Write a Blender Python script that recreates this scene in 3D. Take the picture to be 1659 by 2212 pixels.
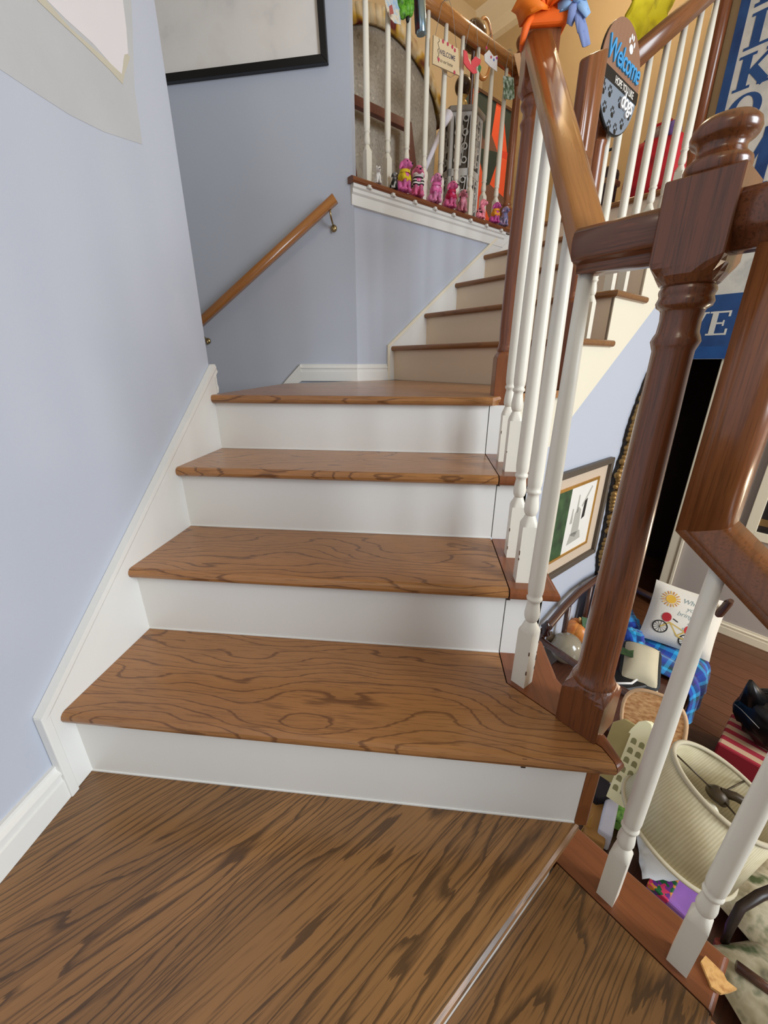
import bpy, bmesh, math, random
from mathutils import Vector, Matrix
random.seed(7)
S = bpy.context.scene
C = S.collection
for o in list(bpy.data.objects): bpy.data.objects.remove(o)

# ------------------------------------------------------------------ camera
F_PX, PITCH, YAW, EYE = 851.2, math.radians(20.866), math.radians(5.931), 0.8545
cam = bpy.data.cameras.new('camera'); co = bpy.data.objects.new('camera', cam); C.objects.link(co)
cam.sensor_fit = 'HORIZONTAL'; cam.sensor_width = 36.0; cam.lens = F_PX / 1659 * 36.0
cam.clip_start = 0.02; cam.clip_end = 60
co.location = (0, 0, EYE); co.rotation_euler = (math.pi/2 - PITCH, 0, YAW)
S.camera = co

# ------------------------------------------------------------------ world, lights, exposure
w = bpy.data.worlds.new('world'); S.world = w; w.use_nodes = True
bg = w.node_tree.nodes['Background']
bg.inputs[0].default_value = (1.0, 0.93, 0.84, 1); bg.inputs[1].default_value = 0.22
def area(name, loc, target, sx, sy, power, col):
    l = bpy.data.lights.new(name, 'AREA'); l.shape = 'RECTANGLE'; l.size = sx; l.size_y = sy
    l.energy = power; l.color = col
    o = bpy.data.objects.new(name, l); C.objects.link(o); o.location = loc
    o.rotation_euler = (Vector(target) - Vector(loc)).to_track_quat('-Z', 'Y').to_euler()
    return o
# tall front windows of the stair hall, behind and to the right of the viewer
area('daylight_window', (3.7, -1.1, 1.9), (-0.3, 1.1, 0.7), 1.6, 2.4, 195, (0.86, 0.93, 1.0))
def point(name, loc, power, col, r):
    l = bpy.data.lights.new(name, 'POINT'); l.energy = power; l.color = col; l.shadow_soft_size = r
    o = bpy.data.objects.new(name, l); C.objects.link(o); o.location = loc; return o
point('hall_ceiling_lamp', (1.1, 4.1, 3.75), 28, (1.0, 0.82, 0.58), 0.12)
point('entry_fill', (-0.35, -1.5, 2.9), 24, (1.0, 0.84, 0.64), 0.28)  # added warm fill behind the viewer, brightens the upper risers; no actual fixture
point('room_lamp', (2.70, 1.45, -0.25), 24, (1.0, 0.80, 0.55), 0.12)
S.view_settings.view_transform = 'Standard'; S.view_settings.look = 'None'
S.view_settings.gamma = 1.0; S.view_settings.use_curve_mapping = False
S.view_settings.exposure = 0.0

# ------------------------------------------------------------------ helpers
q = math.sqrt(0.5)
UV = Matrix.Rotation(math.pi/4, 4, 'Z')          # frame of the diagonal flights: local x = u, local y = v
XY = Matrix.Identity(4)
def u2w(u, v, z=0.0): return Vector((q*(u-v), q*(u+v), z))
def ray(px, py):
    x = (px-829.5)/F_PX; y = -(py-1106.0)/F_PX
    c, s = math.cos(PITCH), math.sin(PITCH)
    d = Vector((x, c + s*y, -s + c*y)); cy, sy = math.cos(YAW), math.sin(YAW)
    return Vector((cy*d.x - sy*d.y, sy*d.x + cy*d.y, d.z))
def on(px, py, n, c):                             # pixel direction met with the plane n.p = c
    d = ray(px, py); n = Vector(n); o = Vector((0, 0, EYE))
    return o + d*((c - n.dot(o))/n.dot(d))
def onz(px, py, z): return on(px, py, (0, 0, 1), z)
def onv(px, py, v): return on(px, py, (-q, q, 0), v)
def onu(px, py, u): return on(px, py, (q, q, 0), u)
def onx(px, py, x): return on(px, py, (1, 0, 0), x)
def ony(px, py, y): return on(px, py, (0, 1, 0), y)
def w2u(p): return Vector((q*(p.x+p.y), q*(p.y-p.x), p.z))

def wmat(o):
    return (wmat(o.parent) @ o.matrix_basis) if o.parent else o.matrix_basis.copy()

class MB:
    """collects shapes in local coordinates, builds ONE mesh object"""
    def __init__(s): s.v = []; s.f = []; s.sm = []
    def add(s, vs, fs, smooth=False):
        b = len(s.v); s.v += [tuple(p) for p in vs]
        for f in fs: s.f.append([b+i for i in f]); s.sm.append(smooth)
        return s
    def box(s, x0, x1, y0, y1, z0, z1):
        vs = [(x0,y0,z0),(x1,y0,z0),(x1,y1,z0),(x0,y1,z0),(x0,y0,z1),(x1,y0,z1),(x1,y1,z1),(x0,y1,z1)]
        return s.add(vs, [(0,3,2,1),(4,5,6,7),(0,1,5,4),(1,2,6,5),(2,3,7,6),(3,0,4,7)])
    def prism(s, poly, a0, a1, axis='z', smooth=False):
        """polygon extruded along an axis; poly in the two other axes (xy, xz for y, yz for x)"""
        n = len(poly)
        def P(p, a):
            if axis == 'z': return (p[0], p[1], a)
            if axis == 'y': return (p[0], a, p[1])
            return (a, p[0], p[1])
        vs = [P(p, a0) for p in poly] + [P(p, a1) for p in poly]
        fs = [list(range(n))[::-1], [n+i for i in range(n)]] + [(i, (i+1) % n, n+(i+1) % n, n+i) for i in range(n)]
        b = len(s.v); s.v += vs
        for k, f in enumerate(fs): s.f.append([b+i for i in f]); s.sm.append(smooth and k > 1)
        return s
    def lathe(s, prof, c=(0,0,0), n=24, R=None, cap=True):
        vs = []; fs = []
        for r, z in prof:
            for i in range(n):
                a = 2*math.pi*i/n; vs.append(Vector((r*math.cos(a), r*math.sin(a), z)))
        m = len(prof)
        for j in range(m-1):
            for i in range(n): fs.append((j*n+i, j*n+(i+1) % n, (j+1)*n+(i+1) % n, (j+1)*n+i))
        if R: vs = [R @ p for p in vs]
        vs = [p + Vector(c) for p in vs]
        s.add(vs, fs, True)
        if cap:
            b = len(s.v) - m*n
            s.f.append([b+i for i in range(n)][::-1]); s.sm.append(False)
            s.f.append([b+(m-1)*n+i for i in range(n)]); s.sm.append(False)
        return s
    def sphere(s, c, r, n=16, m=10, sc=(1,1,1), R=None):
        vs = []; fs = []
        for j in range(m+1):
            t = math.pi*j/m
            for i in range(n):
                a = 2*math.pi*i/n
                p = Vector((math.sin(t)*math.cos(a)*r*sc[0], math.sin(t)*math.sin(a)*r*sc[1], math.cos(t)*r*sc[2]))
                vs.append((R @ p if R else p) + Vector(c))
        for j in range(m):
            for i in range(n): fs.append((j*n+i, (j+1)*n+i, (j+1)*n+(i+1) % n, j*n+(i+1) % n))
        return s.add(vs, fs, True)
    def tube(s, path, r, n=8, closed=False):
        path = [Vector(p) for p in path]; m = len(path); vs = []; fs = []
        rr = r if isinstance(r, (list, tuple)) else [r]*m
        up = Vector((0.13, 0.27, 1)).normalized()
        for j, p in enumerate(path):
            a = path[(j-1) % m] if (closed or j > 0) else p
            b = path[(j+1) % m] if (closed or j < m-1) else p
            t = (b-a).normalized(); x = t.cross(up)
            if x.length < 1e-4: x = t.cross(Vector((1, 0, 0)))
            x.normalize(); y = t.cross(x).normalized()
            for i in range(n):
                an = 2*math.pi*i/n; vs.append(p + x*(rr[j]*math.cos(an)) + y*(rr[j]*math.sin(an)))
        for j in range(m if closed else m-1):
            k = (j+1) % m
            for i in range(n): fs.append((j*n+i, j*n+(i+1) % n, k*n+(i+1) % n, k*n+i))
        s.add(vs, fs, True)
        if not closed:
            b = len(s.v) - m*n
            s.f.append([b+i for i in range(n)][::-1]); s.sm.append(False)
            s.f.append([b+(m-1)*n+i for i in range(n)]); s.sm.append(False)
        return s
    def sweep(s, prof, path, side, ups, smooth=False):
        """2D profile (a, b) carried along path; side[i], ups[i] = world axes for a, b at each point"""
        n = len(prof); m = len(path); vs = []; fs = []
        for j in range(m):
            for a, b in prof: vs.append(Vector(path[j]) + Vector(side[j])*a + Vector(ups[j])*b)
        for j in range(m-1):
            for i in range(n): fs.append((j*n+i, j*n+(i+1) % n, (j+1)*n+(i+1) % n, (j+1)*n+i))
        s.add(vs, fs, smooth)
        b = len(s.v) - m*n
        s.f.append([b+i for i in range(n)][::-1]); s.sm.append(False)
        s.f.append([b+(m-1)*n+i for i in range(n)]); s.sm.append(False)
        return s
    def mesh(s, name, mat):
        me = bpy.data.meshes.new(name); me.from_pydata(s.v, [], s.f)
        me.polygons.foreach_set('use_smooth', s.sm)
        bm = bmesh.new(); bm.from_mesh(me); bmesh.ops.recalc_face_normals(bm, faces=bm.faces); bm.to_mesh(me); bm.free()
        if mat: me.materials.append(mat)
        return me
    def obj(s, name, mat, parent=None, frame=None, loc=None, bevel=0, seg=2, centre=False, rot=None, rel=False):
        """loc: local position of the object origin inside its parent (verts are already local);
        centre: move the object origin to the mesh's base centre without moving the mesh"""
        off = Vector((0, 0, 0))
        if centre:
            xs = [p[0] for p in s.v]; ys = [p[1] for p in s.v]; zs = [p[2] for p in s.v]
            off = Vector(((min(xs)+max(xs))/2, (min(ys)+max(ys))/2, min(zs)))
            s.v = [(p[0]-off.x, p[1]-off.y, p[2]-off.z) for p in s.v]
        o = bpy.data.objects.new(name, s.mesh(name, mat)); C.objects.link(o)
        M = Matrix.Translation(Vector(loc) if loc else Vector((0, 0, 0)))
        if frame: M = M @ frame
        if rot: M = M @ rot
        M = M @ Matrix.Translation(off)
        if parent:
            o.parent = parent
            if not rel: M = wmat(parent).inverted() @ M
        o.matrix_basis = M
        if bevel:
            b = o.modifiers.new('bevel', 'BEVEL'); b.width = bevel; b.segments = seg; b.limit_method = 'ANGLE'; b.angle_limit = math.radians(40)
        return o
def tag(o, label, cat, group=None):
    o['label'] = label; o['category'] = cat
    if group: o['group'] = group
    return o
def thing(name, label, cat, loc=(0,0,0), frame=None, group=None):
    o = bpy.data.objects.new(name, None); C.objects.link(o); o.empty_display_size = 0.1
    o.matrix_basis = Matrix.Translation(Vector(loc)) @ (frame if frame else XY)
    return tag(o, label, cat, group)
def struct(o): o['kind'] = 'structure'; return o
def copy_tree(o, parent=None):
    c = o.copy(); C.objects.link(c); c.parent = parent
    for ch in o.children: copy_tree(ch, c)
    return c

# ------------------------------------------------------------------ materials
MATS = {}
def newmat(name):
    m = bpy.data.materials.new(name); m.use_nodes = True; MATS[name] = m
    return m, m.node_tree, m.node_tree.nodes['Principled BSDF']
def lin(r, g, b):
    f = lambda c: (c/255/12.92 if c/255 <= 0.04045 else ((c/255+0.055)/1.055)**2.4)
    return (f(r), f(g), f(b), 1)
def N(t, kind, **kw):
    n = t.nodes.new(kind)
    for k, v in kw.items():
        if hasattr(n, k): setattr(n, k, v)
        else: n.inputs[k].default_value = v
    return n
def paint(name, col, rough=0.5, var=0.04, scale=6.0, bump=0.0, bscale=220.0, spec=0.4, metal=0.0, coat=0.0):
    m, t, b = newmat(name); L = t.links
    tc = N(t, 'ShaderNodeTexCoord'); no = N(t, 'ShaderNodeTexNoise'); no.inputs['Scale'].default_value = scale; no.inputs['Detail'].default_value = 4
    L.new(tc.outputs['Object'], no.inputs['Vector'])
    mx = N(t, 'ShaderNodeMix', data_type='RGBA'); mx.inputs[6].default_value = tuple(max(0, c*(1-var)) for c in col[:3]) + (1,)
    mx.inputs[7].default_value = tuple(min(1, c*(1+var)) for c in col[:3]) + (1,)
    L.new(no.outputs['Fac'], mx.inputs[0]); L.new(mx.outputs[2], b.inputs['Base Color'])
    b.inputs['Roughness'].default_value = rough; b.inputs['Specular IOR Level'].default_value = spec
    b.inputs['Metallic'].default_value = metal; b.inputs['Coat Weight'].default_value = coat; b.inputs['Coat Roughness'].default_value = 0.12
    if bump:
        n2 = N(t, 'ShaderNodeTexNoise'); n2.inputs['Scale'].default_value = bscale; n2.inputs['Detail'].default_value = 3
        L.new(tc.outputs['Object'], n2.inputs['Vector'])
        bp = N(t, 'ShaderNodeBump'); bp.inputs['Strength'].default_value = bump; bp.inputs['Distance'].default_value = 0.002
        L.new(n2.outputs['Fac'], bp.inputs['Height']); L.new(bp.outputs['Normal'], b.inputs['Normal'])
    return m
def wood(name, base, dark, axis='x', rings=26.0, ringmix=0.85, pores=0.5, rough=0.32, coat=0.25, warp=9.0, stretch=0.55, sharp=0.62, pscale=(11.0, 330.0), soft=0.35):
    """flat-sawn oak: cathedral rings bent by a stretched noise, plus fine pores along the grain"""
    m, t, b = newmat(name); L = t.links
    tc = N(t, 'ShaderNodeTexCoord'); oi = N(t, 'ShaderNodeObjectInfo')
    mp = N(t, 'ShaderNodeMapping')
    if axis == 'z': mp.inputs['Rotation'].default_value = (0, math.pi/2, 0)
    if axis == 'y': mp.inputs['Rotation'].default_value = (0, 0, math.pi/2)
    L.new(tc.outputs['Object'], mp.inputs['Vector'])
    off = N(t, 'ShaderNodeVectorMath', operation='MULTIPLY_ADD')
    cmb = N(t, 'ShaderNodeCombineXYZ')
    for i in range(3): L.new(oi.outputs['Random'], cmb.inputs[i])
    L.new(cmb.outputs[0], off.inputs[0]); off.inputs[1].default_value = (17.0, 9.0, 5.0); L.new(mp.outputs[0], off.inputs[2])
    def scaled(v):
        s_ = N(t, 'ShaderNodeVectorMath', operation='MULTIPLY'); L.new(off.outputs[0], s_.inputs[0]); s_.inputs[1].default_value = v
        return s_.outputs[0]
    n1 = N(t, 'ShaderNodeTexNoise'); n1.inputs['Scale'].default_value = 1.0; n1.inputs['Detail'].default_value = 2.0; n1.inputs['Roughness'].default_value = 0.4
    L.new(scaled((3.2*stretch, 7.5, 7.5)), n1.inputs['Vector'])
    n3 = N(t, 'ShaderNodeTexNoise'); n3.inputs['Scale'].default_value = 1.0; n3.inputs['Detail'].default_value = 3.0
    L.new(scaled((14.0, 160.0, 160.0)), n3.inputs['Vector'])
    sep = N(t, 'ShaderNodeSeparateXYZ'); L.new(off.outputs[0], sep.inputs[0])
    a = N(t, 'ShaderNodeMath', operation='MULTIPLY_ADD'); L.new(sep.outputs[1], a.inputs[0]); a.inputs[1].default_value = rings
    k = N(t, 'ShaderNodeMath', operation='MULTIPLY'); L.new(n1.outputs['Fac'], k.inputs[0]); k.inputs[1].default_value = warp
    L.new(k.outputs[0], a.inputs[2])
    a2 = N(t, 'ShaderNodeMath', operation='MULTIPLY_ADD'); L.new(n3.outputs['Fac'], a2.inputs[0]); a2.inputs[1].default_value = soft; L.new(a.outputs[0], a2.inputs[2])
    fr = N(t, 'ShaderNodeMath', operation='FRACT'); L.new(a2.outputs[0], fr.inputs[0])
    rp = N(t, 'ShaderNodeValToRGB'); L.new(fr.outputs[0], rp.inputs[0])
    e = rp.color_ramp.elements; e[0].position = 0.0; e[0].color = (0.25, 0.25, 0.25, 1); e[1].position = 1.0; e[1].color = (0.0, 0.0, 0.0, 1)
    x = e.new(sharp); x.color = (0.1, 0.1, 0.1, 1); x = e.new(0.9); x.color = (1, 1, 1, 1); x = e.new(0.97); x.color = (0.9, 0.9, 0.9, 1)
    n2 = N(t, 'ShaderNodeTexNoise'); n2.inputs['Scale'].default_value = 1.0; n2.inputs['Detail'].default_value = 3.0; n2.inputs['Roughness'].default_value = 0.6
    L.new(scaled((pscale[0], pscale[1], pscale[1])), n2.inputs['Vector'])
    pr = N(t, 'ShaderNodeMapRange'); L.new(n2.outputs['Fac'], pr.inputs[0]); pr.inputs[1].default_value = 0.48; pr.inputs[2].default_value = 0.66; pr.inputs[4].default_value = pores
    n4 = N(t, 'ShaderNodeTexNoise'); n4.inputs['Scale'].default_value = 1.0; n4.inputs['Detail'].default_value = 2.0
    L.new(scaled((1.6, 5.0, 5.0)), n4.inputs['Vector'])
    rm = N(t, 'ShaderNodeMath', operation='MULTIPLY'); L.new(rp.outputs[0], rm.inputs[0]); rm.inputs[1].default_value = ringmix
    mx = N(t, 'ShaderNodeMath', operation='MAXIMUM'); L.new(rm.outputs[0], mx.inputs[0]); L.new(pr.outputs[0], mx.inputs[1])
    tone = N(t, 'ShaderNodeMix', data_type='RGBA'); tone.inputs[6].default_value = tuple(c*0.78 for c in base[:3]) + (1,); tone.inputs[7].default_value = tuple(c*1.2 for c in base[:3]) + (1,)
    L.new(n4.outputs['Fac'], tone.inputs[0])
    # boards differ in tone
    hv = N(t, 'ShaderNodeHueSaturation'); rv = N(t, 'ShaderNodeMapRange'); L.new(oi.outputs['Random'], rv.inputs[0]); rv.inputs[3].default_value = 0.86; rv.inputs[4].default_value = 1.14
    L.new(rv.outputs[0], hv.inputs['Value']); L.new(tone.outputs[2], hv.inputs['Color'])
    cm = N(t, 'ShaderNodeMix', data_type='RGBA'); L.new(mx.outputs[0], cm.inputs[0]); L.new(hv.outputs[0], cm.inputs[6]); cm.inputs[7].default_value = dark
    L.new(cm.outputs[2], b.inputs['Base Color'])
    b.inputs['Roughness'].default_value = rough; b.inputs['Coat Weight'].default_value = coat; b.inputs['Coat Roughness'].default_value = 0.15
    bp = N(t, 'ShaderNodeBump'); bp.inputs['Strength'].default_value = 0.12; bp.inputs['Distance'].default_value = 0.001
    iv = N(t, 'ShaderNodeMath', operation='SUBTRACT'); iv.inputs[0].default_value = 1; L.new(mx.outputs[0], iv.inputs[1])
    L.new(iv.outputs[0], bp.inputs['Height']); L.new(bp.outputs['Normal'], b.inputs['Normal'])
    return m
def stripes(name, cols, axis=0, scale=20.0, rough=0.8):
    """repeating hard-edged stripes along a local axis"""
    m, t, b = newmat(name); L = t.links
    tc = N(t, 'ShaderNodeTexCoord'); sp = N(t, 'ShaderNodeSeparateXYZ'); L.new(tc.outputs['Object'], sp.inputs[0])
    mu = N(t, 'ShaderNodeMath', operation='MULTIPLY'); L.new(sp.outputs[axis], mu.inputs[0]); mu.inputs[1].default_value = scale
    fr = N(t, 'ShaderNodeMath', operation='FRACT'); L.new(mu.outputs[0], fr.inputs[0])
    rp = N(t, 'ShaderNodeValToRGB'); rp.color_ramp.interpolation = 'CONSTANT'; L.new(fr.outputs[0], rp.inputs[0])
    e = rp.color_ramp.elements; n = len(cols)
    e[0].position = 0; e[0].color = cols[0]; e[1].position = 1.0/n; e[1].color = cols[1]
    for i in range(2, n): e.new(i/n).color = cols[i]
    L.new(rp.outputs[0], b.inputs['Base Color']); b.inputs['Roughness'].default_value = rough
    return m
def blotch(name, cols, scale=12.0, rough=0.85, detail=2.0, kind='noise', metal=0.0):
    """patches of several colours (printed cloth, foliage, paintings)"""
    m, t, b = newmat(name); L = t.links
    tc = N(t, 'ShaderNodeTexCoord')
    if kind == 'noise':
        no = N(t, 'ShaderNodeTexNoise'); no.inputs['Detail'].default_value = detail; out = 'Fac'
        no.inputs['Scale'].default_value = scale; L.new(tc.outputs['Object'], no.inputs['Vector']); src = no.outputs['Fac']
        lo, hi = 0.3, 0.7
    else:
        no = N(t, 'ShaderNodeTexVoronoi'); no.inputs['Scale'].default_value = scale; L.new(tc.outputs['Object'], no.inputs['Vector'])
        sp = N(t, 'ShaderNodeSeparateXYZ'); L.new(no.outputs['Color'], sp.inputs[0]); src = sp.outputs[0]; lo, hi = 0.0, 1.0
    rp = N(t, 'ShaderNodeValToRGB'); rp.color_ramp.interpolation = 'CONSTANT' if kind != 'noise' else 'LINEAR'; L.new(src, rp.inputs[0])
    e = rp.color_ramp.elements; n = len(cols)
    e[0].position = lo; e[0].color = cols[0]; e[1].position = hi; e[1].color = cols[-1]
    for i in range(1, n-1): e.new(lo + (hi-lo)*i/(n-1)).color = cols[i]
    L.new(rp.outputs[0], b.inputs['Base Color']); b.inputs['Roughness'].default_value = rough; b.inputs['Metallic'].default_value = metal
    return m

OAK = wood('oak_tread', lin(176, 122, 70), lin(94, 56, 29), 'x', rings=38, warp=12, ringmix=0.85, pores=0.6, sharp=0.8, stretch=0.7, pscale=(14.0, 280.0), soft=0.32)
OAKF = wood('oak_floor_plank', lin(150, 107, 62), lin(50, 32, 18), 'x', rings=50, warp=15, ringmix=0.82, pores=0.7, sharp=0.7, stretch=0.36, pscale=(8.0, 240.0), soft=0.42)
MAHOG = wood('stained_return', lin(134, 76, 42), lin(86, 46, 26), 'x', rings=30, warp=3, ringmix=0.35, pores=0.35)
MAHOGY = wood('stained_return_y', lin(134, 76, 42), lin(86, 46, 26), 'y', rings=30, warp=3, ringmix=0.35, pores=0.35)
NEWEL = wood('dark_newel_oak', lin(118, 66, 34), lin(60, 33, 17), 'z', rings=50, warp=3, ringmix=0.4, pores=0.7, rough=0.28, coat=0.5)
NEWELM = wood('brown_newel_oak', lin(146, 84, 48), lin(84, 46, 26), 'z', rings=50, warp=3, ringmix=0.4, pores=0.6, rough=0.3, coat=0.4)
RAIL = wood('honey_rail_oak', lin(172, 112, 56), lin(120, 70, 34), 'x', rings=50, warp=3, ringmix=0.35, pores=0.4, rough=0.26, coat=0.5)
RAILD = wood('dark_rail_oak', lin(120, 70, 42), lin(62, 36, 22), 'x', rings=60, warp=3, ringmix=0.4, pores=0.7, rough=0.3, coat=0.4)
RAILZ = wood('brown_drop_oak', lin(144, 86, 46), lin(84, 47, 25), 'z', rings=60, warp=3, ringmix=0.4, pores=0.6, rough=0.3, coat=0.4)
RAILM = wood('brown_rail_oak', lin(144, 86, 46), lin(84, 47, 25), 'x', rings=60, warp=3, ringmix=0.4, pores=0.6, rough=0.3, coat=0.4)
GROUND = wood('dark_floor_oak', lin(110, 68, 42), lin(58, 34, 22), 'x', rings=40, warp=5, ringmix=0.5, pores=0.5)
DARKW = wood('dark_furniture_wood', lin(78, 44, 30), lin(36, 20, 14), 'x', rings=40, warp=3, ringmix=0.4, pores=0.4, rough=0.35)
WHITE = paint('white_trim_paint', lin(232, 232, 228), 0.35, 0.02, 5)
RISER = paint('white_riser_paint', lin(232, 231, 226), 0.42, 0.03, 4, bump=0.06, bscale=90)
CREAM = paint('cream_stringer_paint', lin(236, 228, 206), 0.5, 0.02, 4)
BALWHITE = paint('white_baluster_paint', lin(236, 231, 216), 0.38, 0.03, 9)
RISER2 = paint('tan_riser_paint', lin(236, 216, 190), 0.45, 0.03, 4)
OAK2 = wood('olive_oak_tread', lin(146, 100, 58), lin(100, 64, 36), 'y', rings=34, warp=6, ringmix=0.5, pores=0.4)
BLUE = paint('periwinkle_wall_paint', lin(188, 194, 207), 0.75, 0.02, 3, bump=0.12, bscale=260)
BEIGE = paint('beige_wall_paint', lin(196, 174, 138), 0.8, 0.03, 3, bump=0.1)
TAUPE = paint('taupe_wall_paint', lin(178, 170, 166), 0.8, 0.03, 3, bump=0.1)
CEIL = paint('ceiling_paint', lin(225, 205, 165), 0.85, 0.02, 3)
SKIM = paint('skim_coat_grey', lin(188, 190, 192), 0.8, 0.08, 7, bump=0.3, bscale=60)
SKIMW = paint('bare_drywall_white', lin(222, 218, 220), 0.8, 0.05, 7)
SKIME = paint('torn_paper_edge', lin(196, 190, 172), 0.85, 0.05, 20)
BLACK = paint('black_satin', lin(22, 22, 24), 0.4, 0.1, 8)
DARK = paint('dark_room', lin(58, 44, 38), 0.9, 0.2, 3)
CHIP = paint('chipped_paint_wood', lin(96, 66, 46), 0.7, 0.1, 30)
GAP = paint('joint_shadow_filler', lin(52, 34, 24), 0.9, 0.1, 30)

# ------------------------------------------------------------------ dimensions
R = 0.19; RUN = 0.255; Y1 = 0.548; NOS = 0.024; TH = 0.027
XL = -0.712; XW = -0.727; XJ = 0.200; XO = 0.310          # skirt face, wall, joint, outer edge of first flight
ZL = 0.752                                                # middle landing
UJ = 0.6417; UO = 0.753; VN = 0.150                       # lower flight: joint, outer edge, landing nosing line
U5 = 1.6234; RUN2 = 0.2627; VL = 1.9327; VR = 0.8117      # second flight
ZF = 1.69                                                 # upper floor
YB = 2.332                                                # wall behind the middle landing
ZG = -1.143                                               # ground floor
UW = 3.69                                                 # wall of the room beyond
YWE = 1.340                                               # end of the left wall
CORN = (XW - 0.0, YB)

# ------------------------------------------------------------------ more helpers
def clip(poly, a, b, c):
    """keep the part of a convex polygon where a*x + b*y >= c"""
    out = []
    for i in range(len(poly)):
        p, r_ = poly[i], poly[(i+1) % len(poly)]
        dp = a*p[0]+b*p[1]-c; dr = a*r_[0]+b*r_[1]-c
        if dp >= 0: out.append(p)
        if dp*dr < 0:
            t = dp/(dp-dr); out.append((p[0]+t*(r_[0]-p[0]), p[1]+t*(r_[1]-p[1])))
    return out
def bevel_edges(o, sel, width=0.010, seg=4):
    """round only the edges whose midpoint (mesh coordinates) is chosen"""
    me = o.data; at = me.attributes.new('bevel_weight_edge', 'FLOAT', 'EDGE')
    for e in me.edges:
        a, b = (me.vertices[i].co for i in e.vertices)
        at.data[e.index].value = 1.0 if sel((a+b)/2, a, b) else 0.0
    m = o.modifiers.new('round', 'BEVEL'); m.limit_method = 'WEIGHT'; m.width = width; m.segments = seg
    m.harden_normals = False
    for p in me.polygons: p.use_smooth = False
def nose(yf, yb, zt, th=TH, n=6):
    """tread section in (depth, height): half-round nosing in front"""
    r = th/2; pts = [(yb, zt-th), (yb, zt)]
    for i in range(n+1):
        a = math.pi/2 + math.pi*i/n; pts.append((yf+r + r*math.cos(a), zt-r + r*math.sin(a)))
    return pts

# ------------------------------------------------------------------ the setting
def wall(name, mat, mb, frame=None, **k): return struct(mb.obj(name, mat, frame=frame, centre=True, **k))

wl = wall('wall_left', BLUE, MB().box(XW-0.11, XW, -2.6, YWE, ZG, 4.3), bevel=0.006)
wall('wall_back', BLUE, MB().box(-3.2, -0.395, YB, YB+0.10, -1.9, 4.3))
wbal = wall('wall_balcony', BLUE, MB().box(1.36, 2.70, VL+0.012, VL+0.11, 0.2, ZF-0.03), frame=UV)
wall('wall_stair', BLUE, MB().prism([(1.14, ZG), (2.60, ZG), (2.60, 1.26), (1.60, 0.60), (1.14, 0.56)], VR+0.030, VR+0.13, 'y'), frame=UV)
wall('wall_landing_side', BLUE, MB().box(0.20, 0.262, 0.80, 1.42, ZG, 0.05))
wall('wall_lower_side', BLUE, MB().box(0.64, 0.70, -1.2, 0.34, ZG, -0.85), frame=UV)
# far wall of the room with a door opening, from ground floor to the upper ceiling
DV0, DV1, DZ = 0.80, 1.62, 0.95
wr = wall('wall_right', BEIGE, MB().box(UW, UW+0.12, -2.8, DV0, 0.86, 4.3).box(UW, UW+0.12, DV0, 1.30, DZ, 4.3), frame=UV)
wall('wall_right_lower', TAUPE, MB().box(UW+0.002, UW+0.12, -2.8, DV0, ZG, 0.86), frame=UV)
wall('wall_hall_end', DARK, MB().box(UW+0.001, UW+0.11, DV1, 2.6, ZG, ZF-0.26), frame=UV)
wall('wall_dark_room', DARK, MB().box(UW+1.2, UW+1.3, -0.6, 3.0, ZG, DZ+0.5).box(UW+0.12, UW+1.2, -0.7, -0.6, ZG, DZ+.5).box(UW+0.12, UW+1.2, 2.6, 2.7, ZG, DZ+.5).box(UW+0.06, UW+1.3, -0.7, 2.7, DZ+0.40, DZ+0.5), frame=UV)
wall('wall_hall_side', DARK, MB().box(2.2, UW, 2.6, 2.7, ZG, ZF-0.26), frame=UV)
wall('wall_upper_end', BEIGE, MB().box(4.55, 4.65, 1.30, 4.2, ZF-0.25, 4.3), frame=UV)
wall('wall_upper_side', BEIGE, MB().box(0.6, 4.65, 3.85, 3.95, ZF-0.25, 4.3), frame=UV)
wall('wall_upper_return', BEIGE, MB().box(UW+0.12, 4.65, 1.2, 1.3, ZF-0.25, 4.3), frame=UV)
wall('ceiling', CEIL, MB().box(-3.2, 5.2, -2.6, 6.2, 4.3, 4.4))
t = struct(MB().prism([(4.36, 4.3), (4.55, 4.3), (4.55, 4.08), (4.50, 4.10), (4.47, 4.18), (4.40, 4.25)], 1.3, 3.85, 'y').obj('trim_1', CREAM, frame=UV, centre=True))
up = struct(MB().prism([(2.70, VR+0.03), (2.98, VR+0.03), (2.98, 1.225), (4.55, 1.225), (4.55, 3.85), (1.37, 3.85), (1.37, VL+0.02), (2.70, VL+0.02)], ZF-0.26, ZF-0.02).obj('floor_upper', CREAM, frame=UV, centre=True))
# ground floor of boards
gf = struct(MB().box(-0.5, 5.0, -3.0, 2.7, ZG-0.08, ZG-0.012).obj('floor_ground', DARK, frame=UV, centre=True))
gme = None
for i in range(34):
    u0 = 0.78 + i*0.115
    b = MB().box(-2.6, 2.6, 0.0015, 0.1135, -0.012, 0.0)
    if gme is None:
        po = b.obj('plank', GROUND, gf, rel=True); gme = po.data
    else:
        po = bpy.data.objects.new('plank', gme); C.objects.link(po); po.parent = gf
    po.matrix_basis = gf.matrix_basis.inverted() @ UV @ Matrix.Translation((u0+0.115, 0.0, ZG)) @ Matrix.Rotation(math.pi/2, 4, 'Z')

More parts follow.
